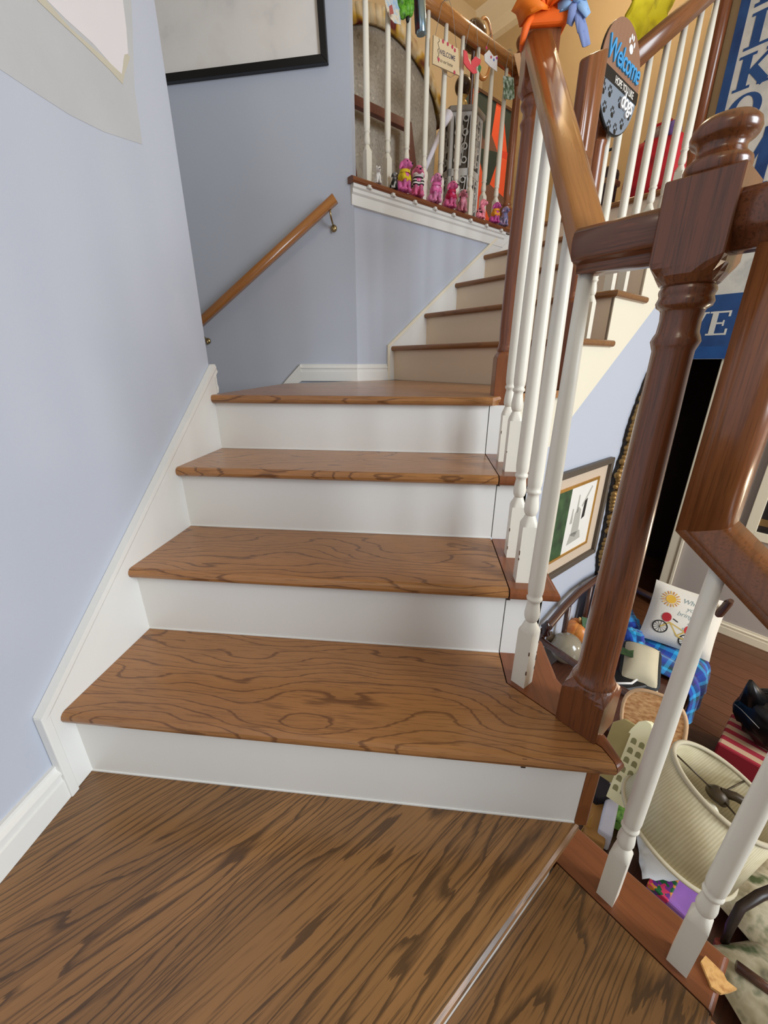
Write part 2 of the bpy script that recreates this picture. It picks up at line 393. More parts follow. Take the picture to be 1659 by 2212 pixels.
# door casing and baseboard on the room wall
d = struct(MB().box(UW-0.02, UW, DV0-0.09, DV0, ZG, DZ+0.09).box(UW-0.02, UW, DV0, DV1, DZ, DZ+0.09).obj('trim_2', CREAM, frame=UV, centre=True, bevel=0.004))
MB().box(UW-0.028, UW-0.0, DV0-0.09, DV0-0.07, ZG, DZ+0.09).obj('back_band', CREAM, d, frame=UV, bevel=0.003)
bbp = lambda t_: [(0, 0), (-t_, 0), (-t_, 0.050), (-t_*0.80, 0.052), (-t_*0.80, 0.064), (-t_*1.05, 0.067), (-t_*1.05, 0.072), (-t_*0.55, 0.078), (-t_*0.45, 0.084), (-t_*0.55, 0.086), (-t_*0.5, 0.09), (0, 0.09)]
struct(MB().prism([(UW+a, ZG+b*1.15) for a, b in bbp(0.016)], -2.8, DV0-0.09, 'y').obj('baseboard_right', CREAM, frame=UV, centre=True))
# wooden corner post where the two-storey wall ends
cp = struct(MB().lathe([(0.036, ZF-0.02), (0.036, 4.3)], (UW-0.01, 1.272, 0), 20).obj('trim_3', NEWELM, frame=UV, centre=True))

# left wall: baseboard and skirt board
bl = struct(MB().prism([(XW-a*1.0, b) for a, b in bbp(0.015)], -0.5, 0.503, 'y').obj('baseboard_left', WHITE, centre=True))
p1 = onx(86, 1553, XL); p2 = onx(457, 797, XL); yS = p1.y
def skline(y): return p1.z + (p2.z-p1.z)*(y-p1.y)/(p2.y-p1.y)
sk = struct(MB().prism([(yS, 0.0), (1.30, 0.0), (YWE-0.002, ZL), (YWE-0.002, skline(YWE)), (yS, p1.z)], XW+0.0005, XL, 'x').obj('trim_4', WHITE, centre=True, bevel=0.003))
cap = MB()
dy = YWE-yS; dz = skline(YWE)-p1.z; Lk = math.hypot(dy, dz); ax = Vector((0, dy/Lk, dz/Lk)); nn = Vector((0, -dz/Lk, dy/Lk))
cap.sweep([(0.0, 0.002), (0.0195, 0.002), (0.0195, -0.010), (0.0165, -0.016), (0.0165, -0.028), (0.0, -0.030)],
          [Vector((XW+0.001, yS, p1.z)), Vector((XW+0.001, YWE, skline(YWE)))], [(1, 0, 0)]*2, [nn]*2)
cap.obj('cap_moulding', WHITE, sk)
MB().box(XW+0.001, XW+0.0195, yS-0.002, yS+0.016, 0.0, p1.z).obj('end_strip', WHITE, sk, bevel=0.002)
MB().prism([(YWE-0.002, ZL+0.002), (YWE+0.006, ZL+0.004), (YWE+0.012, ZL+0.02), (YWE+0.006, ZL+0.03), (YWE+0.006, skline(YWE)-0.03), (YWE-0.002, skline(YWE)-0.002)], XW+0.0005, XL+0.001, 'x').obj('end_nose', WHITE, sk)

# unpainted repair on the left wall
def wallpoly(name, mat, pix, t, par):
    pts = [onx(x, y, XW) for x, y in pix]
    return MB().prism([(p.y, p.z) for p in pts], XW-0.002, XW+t, 'x').obj(name, mat, par)
wallpoly('skim_patch', SKIM, [(-60, 110), (60, 190), (150, 248), (225, 285), (307, 312), (300, 258), (290, 190), (286, 60), (280, -60), (-60, -60)], 0.0006, wl)
wallpoly('torn_edge', SKIME, [(58, -20), (120, 40), (180, 96), (235, 150), (264, 182), (268, 160), (280, 124), (275, 116), (268, 118), (262, 160), (230, 130), (150, 60), (80, -20)], 0.0014, wl)
wallpoly('bare_board', SKIMW, [(78, -22), (140, 40), (200, 94), (262, 165), (266, 130), (268, 118), (276, 116), (272, 60), (262, -22)], 0.0010, wl)

# landing at the foot of the first flight: boards run along u, nosing board first
land = struct(MB().prism(clip(clip([(-1.2, VN+0.045), (0.80, VN+0.045), (0.80, 0.95), (-1.2, 0.95)], q, -q, XW), -q, -q, -(Y1+0.016)), -0.16, -0.022).obj('floor_landing', DARK, frame=UV, centre=True))
# right-hand limit of the boards runs along the riser line and then the outer strip
LANDP = clip(clip([(-1.2, VN-NOS), (UJ+0.03, VN-NOS), (UJ+0.03, 0.95), (-1.2, 0.95)], q, -q, XW+0.001), -q, -q, -(Y1-0.001))
v0 = VN; widths = [0.083]*10; k = 0
while v0 < 0.90:
    v1 = v0 + widths[k]
    if k == 0:
        uR = 0.775-v0; poly = clip(clip([(-1.2, v0-NOS*0.0), (UJ+0.002, v0), (UJ+0.002, v1), (-1.2, v1)], q, -q, XW+0.001), -q, -q, -(Y1-0.001))
        us = [p[0] for p in poly]
        o = MB().prism(nose(v0, v1-0.0001, 0.0, 0.027), -0.86, UJ-0.02, 'x')
        # trim the ends along the wall and the riser
        o.v = [(min(max(x, y-1.028), 0.7747-y), y, z) for x, y, z in o.v]
        ob = o.obj('plank', OAKF, land, frame=UV)
    else:
        poly = clip(clip(clip([(-1.3, v0+0.0001), (0.9, v0+0.0001), (0.9, v1-0.0001), (-1.3, v1-0.0001)], q, -q, XW+0.001), -q, -q, -(Y1-0.001)), 1, 0, -1.3)
        if len(poly) > 2:
            MB().prism(poly, -0.022, random.uniform(-0.0003, 0.0), 'z').obj('plank', OAKF, land, frame=UV)
    v0 = v1; k += 1

# ------------------------------------------------------------------ first flight
st = thing('staircase', 'short flight of oak treads and white risers beside the periwinkle wall', 'stairs', (-0.25, Y1, 0))
inv = st.matrix_basis.inverted()
for k in range(4):
    y = Y1 + k*RUN; z0 = k*R; z1 = (k+1)*R if k < 3 else ZL
    xr = 0.322 if k == 0 else XJ-0.0015
    MB().box(XL-0.004, xr, y, y+0.018, z0+0.0005 if k else 0.0, z1-TH).obj('riser', RISER, st)
    MB().box(XL-0.002, xr, y-0.002, y, z0+0.0005 if k else 0.0, z0+0.0035).obj('caulk_bead', WHITE, st)
    if k: MB().box(XJ+0.0015, XO-0.028, y+0.001, y+0.018, z0, z1-TH).obj('riser_return', RISER, st)
    if k == 0:
        MB().prism([(0.322, Y1-0.001), (0.346, Y1-0.001), (0.352, Y1+0.010), (0.346, Y1+0.02), (0.322, Y1+0.02)], -0.006, z1-TH, 'z').obj('corner_trim', RAILZ, st, bevel=0.002)
    if k == 3: break
    yf, yb = y-NOS, y+RUN-0.001
    prof = nose(yf, yb, z1)
    if k == 0:
        prof = [(yb, z1-TH), (yb, z1), (0.705, z1), (0.562, z1)] + prof[2:] + [(0.562, z1-TH), (0.705, z1-TH)]
        tr = MB().prism(prof, XL+0.0005, XJ, 'x')
        def xr1(yy):
            if yy > 0.704: return XJ-0.0015
            if yy > 0.561: return XJ-0.0015 + (0.346-XJ)*(0.705-yy)/(0.705-0.562)
            return 0.346 + 0.012*(0.562-yy)/0.038
        tr.v = [(xr1(yy) if x > 0 else x, yy, zz) for x, yy, zz in tr.v]
        t1 = tr.obj('tread', OAK, st)
        rp = [(XJ+0.0015, 0.86), (XJ+0.0015, 0.706), (0.3475, 0.563), (0.3595, 0.526), (0.376, 0.538), (0.3665, 0.592), (0.345, 0.655), (0.318, 0.735), (0.318, 0.86)]
        ret = MB().prism(rp, z1-TH, z1, 'z').obj('nosing_return', MAHOGY, t1)
        bevel_edges(ret, lambda m, a, b: abs(a.z-b.z) < 1e-5 and (m.x > 0.30) and m.y < 0.85 and not (m.x < 0.354 and m.y < 0.6), 0.012, 5)
    else:
        t1 = MB().prism(prof, XL+0.0005, XJ-0.0015, 'x').obj('tread', OAK, st)
        ret = MB().prism([(XJ+0.0015, yf), (XO, yf), (XO, yb+0.05), (XJ+0.06, yb+0.05), (XJ+0.06, yb), (XJ+0.0015, yb)], z1-TH, z1, 'z').obj('nosing_return', MAHOGY, t1)
        bevel_edges(ret, lambda m, a, b, yf=yf: abs(a.z-b.z) < 1e-5 and (abs(m.y-yf) < 1e-4 or abs(m.x-XO) < 1e-4), 0.012, 5)
    MB().box(XJ-0.004, XJ+0.004, yf+0.004, yb, z1-TH, z1-0.004).obj('joint', GAP, t1)
# open side of the flight: cut stringer
sp = [(0.60, -0.05), (0.60, R-TH)]
for k in range(1, 4): sp += [(Y1+k*RUN+0.001, k*R-TH), (Y1+k*RUN+0.001, (k+1)*R-TH)]
sp += [(1.42, ZL-TH), (1.42, 0.45)]
MB().prism(sp, XO-0.040, XO-0.029, 'x').obj('stringer', CREAM, st)

# middle landing
lp = [(XL, Y1+3*RUN-NOS), (0.205, Y1+3*RUN-NOS), (0.205, 1.336), (0.5798, 1.711), (-0.2034, 2.494+0.036), (-0.401, YB), (XL, YB)]
ml = struct(MB().prism([(XL, Y1+3*RUN+0.02), (0.20, Y1+3*RUN+0.02), (0.20, 1.38), (0.565, 1.745), (-0.2034, 2.50), (-0.401, YB), (XL, YB)], ZL-0.2, ZL-TH, 'z').obj('floor_middle_landing', DARK, centre=True))
minv = ml.matrix_basis.inverted()
yq = Y1+3*RUN-NOS; kk = 0
for wdt in [0.14, 0.13, 0.13, 0.13, 0.13, 0.13, 0.13, 0.13, 0.13]:
    y1_ = yq + wdt
    if kk == 0:
        b = MB().prism(nose(yq, y1_-0.0006, ZL), XL-0.0, 0.205, 'x')
        b.v = [(min(x, 0.205) if y < 1.336 else (min(x, 0.205+(y-1.336)) if x < 0 else 0.205+(y-1.336)), y, z) if x > 0 else (x, y, z) for x, y, z in b.v]
        b.obj('plank', OAK, ml)
    else:
        poly = clip(clip(clip(clip([(XL, yq+0.0006), (0.9, yq+0.0006), (0.9, y1_-0.0006), (XL, y1_-0.0006)], -1, 1, 1.131), -q, -q, -(U5+0.020)), 1, -1, -2.7333), 0, -1, -2.56)
        poly = [p for p in poly]
        # behind the corner the wall runs along x
        poly = clip(poly, 0, -1, -YB) if kk > 20 else poly
        if len(poly) > 2: MB().prism(poly, ZL-TH, ZL, 'z').obj('plank', OAK, ml, bevel=0.0006, seg=1)
    yq = y1_; kk += 1
# outer edge nosing of the landing, newel to newel
e1 = MB().prism(nose(VR-0.012, VR+0.03, ZL+0.0), 1.19, U5, 'x')
e1.obj('edge_nosing', MAHOG, ml, frame=UV)
# flight down to the left from the middle landing
dn = thing('staircase', 'flight of steps going down beside the framed print wall', 'stairs', (XL-0.4, 1.85, 0.0))
for k in range(1, 5):
    x1 = XL - 0.01 - (k-1)*0.255; z = ZL - k*R
    MB().box(x1-0.255-NOS, x1, YWE+0.01, YB-0.003, z-TH, z).obj('tread', OAK, dn, bevel=0.008)
    MB().box(x1-0.018, x1, YWE+0.01, YB-0.003, z, z+R-TH).obj('riser', RISER, dn)
# baseboard round the back of the landing
b0 = struct(MB().prism([(YB-0.0005-a*-1.0, ZL+b*1.0) for a, b in bbp(0.014)], -0.716, -0.393, 'x').obj('baseboard_back', WHITE, centre=True))
MB().prism([(-0.716, ZL), (-0.716, ZL+0.09), (-0.79, ZL+0.02), (-0.84, ZL-0.03), (-0.80, ZL-0.05)], YB-0.014, YB-0.0005, 'y').obj('raked_end', WHITE, b0)
uc = onv(838, 790, VL); ub = w2u(uc).x
struct(MB().prism([(VL+0.0115+a, ZL+b) for a, b in bbp(0.014)], 1.357, ub+0.01, 'x').obj('baseboard_balcony', WHITE, frame=UV, centre=True))

# ------------------------------------------------------------------ second flight
s2 = thing('staircase', 'upper flight of oak treads climbing past the round welcome sign', 'stairs', u2w(U5, 1.37, ZL), UV)
inv2 = s2.matrix_basis.inverted() @ UV
VJ = VR + 0.11
for k in range(5):
    u = U5 + NOS + k*RUN2; z0 = ZL + k*R; z1 = ZL + (k+1)*R if k < 4 else ZF
    MB().box(u, u+0.018, VJ+0.0015, VL, z0+0.0005, z1-TH).obj('riser', RISER2, s2, frame=UV)
    MB().box(u+0.001, u+0.018, VR+0.022, VJ-0.0015, z0, z1-TH).obj('riser_return', RISER2, s2, frame=UV)
    ub_ = u + RUN2 if k < 4 else u+0.09
    b = MB().prism([(a, c) for a, c in nose(u-NOS, ub_-0.001, z1)], VJ+0.0015, VL-0.0005, 'y')
    t2 = b.obj('tread', OAK2, s2, frame=UV)
    ret = MB().prism([(u-NOS, VJ-0.0015), (u-NOS, VR), (ub_+0.045, VR), (ub_+0.045, VJ-0.06), (ub_, VJ-0.06), (ub_, VJ-0.0015)], z1-TH, z1, 'z').obj('nosing_return', OAK2, t2, frame=UV)
    bevel_edges(ret, lambda m, a, b_, uf=u-NOS: abs(a.z-b_.z) < 1e-5 and (abs(m.x-uf) < 1e-4 or abs(m.y-VR) < 1e-4), 0.012, 5)
# cut stringer, cream face
sp = [(1.17, 0.515), (1.17, ZL-TH), (U5+NOS+0.001, ZL-TH)]
for k in range(5):
    u = U5 + NOS + k*RUN2 + 0.001; z1 = ZL + (k+1)*R if k < 4 else ZF
    sp += [(u, ZL+k*R-TH if k else ZL-TH), (u, z1-TH)]
sp += [(3.0, ZF-TH), (3.0, 1.56), (1.56, 0.525)]
MB().prism(sp, VR+0.018, VR+0.031, 'y').obj('stringer', CREAM, s2, frame=UV)
# wall skirt on the left of the flight
a_ = w2u(onv(838, 745, VL)); b_ = w2u(onv(1057, 527, VL)); sl = (b_.z-a_.z)/(b_.x-a_.x)
uE = 2.72
skp = [(a_.x, ZL), (U5+NOS+0.02, ZL)]
for k in range(5): skp += [(U5+NOS+k*RUN2+0.02, ZL+k*R), (U5+NOS+k*RUN2+0.02, ZL+(k+1)*R-TH if k < 4 else ZF-TH)]
skp += [(uE, ZF-TH), (uE, min(a_.z+sl*(uE-a_.x), ZF-0.03)), (a_.x+(ZF-0.03-a_.z)/sl, ZF-0.03), (a_.x, a_.z)]
MB().prism(skp, VL, VL+0.0115, 'y').obj('wall_skirt', WHITE, s2, frame=UV)
cp_ = MB().sweep([(0, 0), (-0.006, 0), (-0.006, -0.016), (0, -0.016)], [Vector((a_.x, VL, a_.z)), Vector((a_.x+(ZF-0.04-a_.z)/sl, VL, ZF-0.04))], [(0, 1, 0)]*2, [Vector((-sl, 0, 1)).normalized()]*2)
cp_.obj('skirt_cap', CREAM, s2, frame=UV)
MB().box(a_.x-0.002, a_.x+0.012, VL-0.004, VL, ZL, a_.z).obj('skirt_end', CREAM, s2, frame=UV)

# balcony edge: nosing and stepped white trim on the angled wall
bn = struct(MB().prism(nose(VL-0.034, VL+0.12, ZF+0.0), 1.352, 2.66, 'x').obj('trim_5', MAHOG, frame=UV, centre=True))
tp = [(VL+0.012, ZF-TH), (VL-0.022, ZF-TH), (VL-0.022, ZF-0.040), (VL-0.014, ZF-0.046), (VL-0.014, ZF-0.060), (VL-0.006, ZF-0.068), (VL-0.004, ZF-0.110), (VL+0.012, ZF-0.112)]
struct(MB().prism(tp, 1.362, 2.60, 'x').obj('trim_6', WHITE, frame=UV, centre=True))
# plastic garland clips under the nosing
for i in range(8):
    u = 1.44 + i*0.155
    g = MB().box(u, u+0.016, VL-0.040, VL-0.0225, ZF-TH-0.008, ZF-TH+0.004).sphere((u+0.022, VL-0.032, ZF-TH-0.006), 0.006, 8, 6)
    tag(g.obj('garland_clip', WHITE, frame=UV, centre=True), 'small clear clip stuck under the balcony nosing', 'clip', 'garland clips along the balcony edge')

# ------------------------------------------------------------------ lower flight
s0 = thing('staircase', 'lower flight dropping away from the wide landing', 'stairs', u2w(0.2, -0.2, -R*3), UV)
inv0 = s0.matrix_basis.inverted() @ UV
for k in range(1, 6):
    vb = VN + NOS - (k-1)*RUN; vf = vb - RUN - NOS; z = -k*R
    MB().box(vb+0.018-1.026, (UJ-0.035 if k == 1 else UJ+0.03), vb+0.004, vb+0.018, z, z+R-TH).obj('riser', RISER, s0, frame=UV)
    t0 = MB().prism(nose(vf, vb+(0.0035 if k == 1 else -0.0005), z), -1.1, UJ-0.0015, 'x'); t0.v = [(max(x, y-1.026), y, zz) for x, y, zz in t0.v]
    t0 = t0.obj('tread', OAKF, s0, frame=UV)
    ret = MB().prism([(UJ+0.0015, vf), (UO, vf), (UO, vb+0.05), (UJ+0.0015, vb+0.05)], z-TH, z, 'z').obj('nosing_return', MAHOGY, t0, frame=UV)
    bevel_edges(ret, lambda m, a, b, vf=vf: abs(a.z-b.z) < 1e-5 and (abs(m.y-vf) < 1e-4 or abs(m.x-UO) < 1e-4), 0.012, 5)
    MB().box(UJ-0.004, UJ+0.004, vf+0.004, vb, z-TH, z-0.003).obj('joint', GAP, t0, frame=UV)
sp = [(0.33, -0.02-R), (0.33, -0.55)]
sp = [(0.30, -R-TH), (VN+NOS, -R-TH)]
for k in range(1, 6): sp += [(VN+NOS-k*RUN, -k*R-TH), (VN+NOS-k*RUN, -(k+1)*R-TH)]
sp += [(-1.2, ZG), (-0.9, ZG), (0.30, -0.62)]
MB().prism([(a, b) for a, b in sp], UO-0.035, UO-0.022, 'x').obj('stringer', CREAM, s0, frame=UV)
MB().prism([(0.30, -R-TH), (0.30, R-TH), (0.215, R-TH), (0.215, -R-TH)], UO-0.09, UO-0.03, 'x').obj('side_panel', MAHOGY, s0, frame=UV)

# ------------------------------------------------------------------ railings
RP = [(-0.018, 0), (0.018, 0), (0.0185, 0.012), (0.027, 0.016), (0.0305, 0.024), (0.0315, 0.040), (0.030, 0.052), (0.025, 0.058), (0.015, 0.061),
      (-0.015, 0.061), (-0.025, 0.058), (-0.030, 0.052), (-0.0315, 0.040), (-0.0305, 0.024), (-0.027, 0.016), (-0.0185, 0.012)]
BAL = {}
def baluster(par, x, y, z0, z1, frame=None, blk=0.150, hw=0.0160, turn=0.0, chips=0):
    """square foot, vase turning, ring, long tapered shaft; own mesh because lengths differ"""
    b = MB(); n = 16
    b.box(-hw, hw, -hw, hw, 0, blk-0.012)
    # block shoulders rounding into the turning
    ring = lambda r_, z, sq: [(Vector((math.cos(2*math.pi*i/n+math.pi/4), math.sin(2*math.pi*i/n+math.pi/4), 0))) for i in range(n)]
    def sqp(a, h):
        m_ = max(abs(math.cos(a)), abs(math.sin(a))); return h*math.cos(a)/m_, h*math.sin(a)/m_
    vs = []; fs = []
    for z, t_, r_ in [(blk-0.0122, 0.0, 0), (blk-0.006, 0.25, 0.0150), (blk+0.002, 0.75, 0.0135), (blk+0.012, 1, 0.0105)]:
        for i in range(n):
            a = 2*math.pi*i/n + math.pi/4; sx, sy = sqp(a, hw)
            vs.append((sx*(1-t_)+r_*math.cos(a)*t_, sy*(1-t_)+r_*math.sin(a)*t_, z))
    for j in range(3):
        for i in range(n): fs.append((j*n+i, j*n+(i+1) % n, (j+1)*n+(i+1) % n, (j+1)*n+i))
    b.add(vs, fs, True)
    H = z1-z0; e = blk+0.012
    prof = [(0.0105, e), (0.0130, e+0.004), (0.0150, e+0.011), (0.0152, e+0.020), (0.0138, e+0.032), (0.0122, e+0.042), (0.0120, e+0.048), (0.0150, e+0.051), (0.0158, e+0.054), (0.0150, e+0.057),
            (0.0128, e+0.060), (0.0146, e+0.066), (0.0156, e+0.078), (0.0156, e+0.10), (0.0150, e+0.10+(H-e-0.10)*0.35), (0.0130, e+0.10+(H-e-0.10)*0.7), (0.0105, H)]
    b.lathe(prof, n=n)
    M = (frame if frame else XY) @ Matrix.Translation((x, y, z0)) @ Matrix.Rotation(turn, 4, 'Z')
    o = b.obj('baluster', BALWHITE, par, frame=M)
    for c in range(chips):                                   # flaked paint along a foot edge
        zc = random.uniform(0.01, blk-0.03); sx = random.choice([-1, 1]); sy = -1
        MB().box(sx*hw-0.0012, sx*hw+0.0008, sy*hw-0.0008, sy*hw+0.0012, zc, zc+random.uniform(0.003, 0.012)).obj('paint_chip', CHIP, o, rel=True)
    return o
def newel(par, x, y, base, frame=None, prof=None, blocks=(), mats=(NEWELM, NEWEL), h=0.039, ch=0.02):
    """blocks: (z0, z1, chamfer below, chamfer above); prof: turned parts"""
    root = bpy.data.objects.new('newel_post', None)
    b = MB()
    n = 24
    def sqp(a, hh):
        m_ = max(abs(math.cos(a)), abs(math.sin(a))); return hh*math.cos(a)/m_, hh*math.sin(a)/m_
    for z0, z1, lo, hi in blocks:
        rows = []
        if lo: rows += [(z0-lo, 1.0, h*0.82), (z0-lo*0.6, 0.8, h*0.98), (z0-lo*0.25, 0.35, h*1.12)]
        rows += [(z0, 0, h), (z1, 0, h)]
        if hi: rows += [(z1+hi*0.25, 0.35, h*1.12), (z1+hi*0.6, 0.8, h*0.98), (z1+hi, 1.0, h*0.82)]
        vs = []; fs = []
        for z, t_, r_ in rows:
            for i in range(n):
                a = 2*math.pi*i/n + math.pi/4; sx, sy = sqp(a, h)
                cx, cy = r_*math.cos(a), r_*math.sin(a)
                k_ = 1-t_
                px, py = sx*k_+cx*t_, sy*k_+cy*t_
                px = max(-h, min(h, px)); py = max(-h, min(h, py))
                vs.append((px, py, z))
        for j in range(len(rows)-1):
            for i in range(n): fs.append((j*n+i, j*n+(i+1) % n, (j+1)*n+(i+1) % n, (j+1)*n+i))
        fs += [list(range(n))[::-1], [(len(rows)-1)*n+i for i in range(n)]]
        b.add(vs, fs, False)
    for p in prof: b.lathe(p, n=32)
    M = (frame if frame else XY) @ Matrix.Translation((x, y, base))
    return b.obj('newel_post', mats[0], par, frame=M, bevel=0.0015, seg=1)

rl = thing('stair_railing', 'white spindle railing between two turned oak newels beside the first flight', 'railing', (0.25, 0.9, R))
# newel at the foot (stands on the first tread's return, turned to the diagonal)
UB, VB = 0.675, 0.2035
shaft = [(0.026, 0.086), (0.036, 0.100), (0.0375, 0.108), (0.034, 0.116), (0.031, 0.124), (0.0305, 0.150), (0.031, 0.22), (0.029, 0.40), (0.0265, 0.56), (0.0248, 0.655), (0.0248, 0.678),
         (0.0270, 0.684), (0.0290, 0.690), (0.0270, 0.696), (0.0245, 0.701), (0.0236, 0.716), (0.0250, 0.728), (0.0310, 0.732), (0.0325, 0.737), (0.0308, 0.742), (0.0298, 0.744), (0.0312, 0.747), (0.0322, 0.751), (0.029, 0.757), (0.025, 0.775)]
fin = [(0.028, 0.866), (0.031, 0.870), (0.0335, 0.874), (0.0340, 0.879), (0.0325, 0.884), (0.028, 0.888), (0.0245, 0.892), (0.0240, 0.897), (0.0265, 0.901), (0.0325, 0.905), (0.0340, 0.911), (0.0320, 0.918), (0.026, 0.924), (0.014, 0.928), (0.001, 0.929)]
newel(rl, UB, VB, R, UV, [shaft, fin], [(0.0, 0.085, 0, 0.028), (0.782, 0.868, 0.026, 0.0)], (NEWEL,))
# newel at the landing corner
AX, AY = 0.252, 1.378
shA = [(0.026, 0.30), (0.034, 0.312), (0.036, 0.320), (0.033, 0.328), (0.031, 0.34), (0.0325, 0.38), (0.031, 0.6), (0.0275, 0.80), (0.0262, 0.86), (0.030, 0.868), (0.0315, 0.874), (0.029, 0.880), (0.0265, 0.886), (0.026, 0.90), (0.033, 0.908), (0.0345, 0.914), (0.032, 0.92), (0.027, 0.935)]
finA = [(0.030, 1.053), (0.036, 1.058), (0.030, 1.064), (0.001, 1.066)]
newel(rl, AX, AY, 3*R, None, [shA, finA], [(0.0, 0.296, 0, 0.02), (0.955, 1.055, 0.03, 0.0)], (NEWELM,))
# level rail on the diagonal, honey rail up the flight
SL = 0.885; ZR = 0.977; XB = 0.234; YBEND = 0.716
nB = Vector((q, q, 0)); mB = Vector((1, 0.4142, 0)); n_ = len(RP)
bend = Vector((XB, YBEND, ZR)); endB = u2w(0.672, VB+0.036, ZR); topA = Vector((AX-0.010, AY-0.037, ZR+SL*(AY-0.037-YBEND)))
dirx = (topA.x-XB)/(topA.y-YBEND)
def ringpts(c, side, k=1.0): return [c + side*a + Vector((0, 0, bb*k)) for a, bb in RP]
def loft(r1, r2, M):
    Mi = M.inverted(); b_ = MB()
    b_.add([Mi @ p for p in r1] + [Mi @ p for p in r2], [(i, (i+1) % n_, n_+(i+1) % n_, n_+i) for i in range(n_)] + [list(range(n_))[::-1], list(range(n_, 2*n_))], True)
    return b_
Mlv = Matrix.Translation(bend) @ Matrix.Rotation(-math.pi/4, 4, 'Z')
loft(ringpts(bend, mB), ringpts(endB, nB), Mlv).obj('level_rail', RAILD, rl, frame=Mlv, bevel=0.0008, seg=1)
Mhr = Matrix.Translation(bend) @ Matrix.Rotation(math.pi/2 - math.atan(dirx), 4, 'Z') @ Matrix.Rotation(-math.atan(SL), 4, 'Y')
loft(ringpts(bend, mB), ringpts(topA, Vector((1, 0, 0)), 1.28), Mhr).obj('handrail', RAIL, rl, frame=Mhr, bevel=0.0008, seg=1)
for y, zt, ch_ in [(0.832, 2*R, 2), (0.957, 2*R, 2), (1.105, 3*R, 2), (1.222, 3*R, 2)]:
    baluster(rl, XB + dirx*(y-YBEND), y, zt, ZR + SL*(y-YBEND) + 0.012, chips=ch_)
baluster(rl, 0.670, 0.340, R, ZR+0.006, UV, chips=7)
# short level piece past the newel, vertical drop, then the lower sloping rail
UR = 0.672; v_in, v_out = 0.140, 0.081
lv2 = MB().sweep(RP, [Vector((UR, VB-0.036, ZR)), Vector((UR, v_out, ZR))], [(1, 0, 0)]*2, [(0, 0, 1)]*2, True)
lv2.obj('level_rail', RAILD, rl, frame=UV)
sc = (v_in-v_out)/0.061
b = MB(); n = len(RP)
vs = [(UR+a, v_in-bb*sc, ZR+0.002) for a, bb in RP] + [(UR+a, v_in-bb*sc, 0.627+bb*0.42) for a, bb in RP]
b.add(vs, [(i, (i+1) % n, n+(i+1) % n, n+i) for i in range(n)] + [list(range(n)), list(range(n, 2*n))], True)
b.obj('drop_rail', RAILZ, rl, frame=UV)
b = MB(); sl0 = 0.78; far = -0.75
vs = [(UR+a, v_in-bb*sc, 0.627+bb*0.42) for a, bb in RP] + [(UR+a, far, 0.627-sl0*(v_in-far)+bb*1.2) for a, bb in RP]
b.add(vs, [(i, (i+1) % n, n+(i+1) % n, n+i) for i in range(n)] + [list(range(n)), list(range(n, 2*n))], True)
b.obj('lower_handrail', RAILM, rl, frame=UV)
for k, v in enumerate([0.083, -0.045, -0.172, -0.30, -0.427]):
    zt = -R if k < 2 else (-2*R if k < 4 else -3*R)
    baluster(rl, 0.672, v, zt, 0.627-sl0*(v_in-v)+0.012, UV)

r2 = thing('stair_railing', 'white spindle railing climbing the upper flight behind the round sign', 'railing', u2w(1.64, 0.865, ZL), UV)
UC, VC = 1.632, 0.862
shC = [(0.026, 0.31), (0.034, 0.322), (0.036, 0.330), (0.033, 0.338), (0.031, 0.35), (0.0325, 0.39), (0.031, 0.6), (0.0275, 0.78), (0.030, 0.79), (0.0315, 0.796), (0.029, 0.802), (0.026, 0.83), (0.033, 0.838), (0.0345, 0.844), (0.032, 0.85), (0.027, 0.865)]
newel(r2, UC, VC, ZL, UV, [shC, [(0.030, 1.02), (0.034, 1.028), (0.026, 1.036), (0.001, 1.04)]], [(0.0, 0.306, 0, 0.02), (0.89, 1.022, 0.03, 0.0)], (NEWELM,))
VRL = 0.868; s2l = 0.70
zr2 = lambda u: 1.835 + s2l*(u-1.875)
a2 = math.atan(s2l)
hr = MB().sweep(RP, [Vector((0, 0, 0)), Vector((1.15/math.cos(a2), 0, 0))], [(0, 1, 0)]*2, [(0, 0, 1)]*2, True)
hr.obj('handrail', RAILM, r2, frame=UV @ Matrix.Translation((UC+0.036, VRL, zr2(UC+0.036))) @ Matrix.Rotation(-a2, 4, 'Y'))
for k, u in enumerate([1.705, 1.785, 1.925, 2.045, 2.165, 2.290, 2.415]):
    zt = ZL + R*(1+int((u-U5)/RUN2))
    baluster(r2, u, VRL, zt, zr2(u)+0.012, UV)
# drop piece between the newels of the middle landing
d1 = MB(); vv = 0.80
vs = [(1.377+bb*1.3, vv+a, 1.40) for a, bb in RP] + [(1.377+bb*1.3, vv+a, 1.655+(bb*0.6)) for a, bb in RP]
n = len(RP)
d1.add(vs, [(i, (i+1) % n, n+(i+1) % n, n+i) for i in range(n)] + [list(range(n)), list(range(n, 2*n))], True)
d1.obj('drop_rail', RAILZ, r2, frame=UV, bevel=0.008, seg=3)
MB().sweep(RP, [Vector((1.19, 0.80, 1.39)), Vector((1.44, 0.80, 1.39))], [(0, 1, 0)]*2, [(0, 0, 1)]*2, True).obj('level_rail', RAILM, r2, frame=UV)

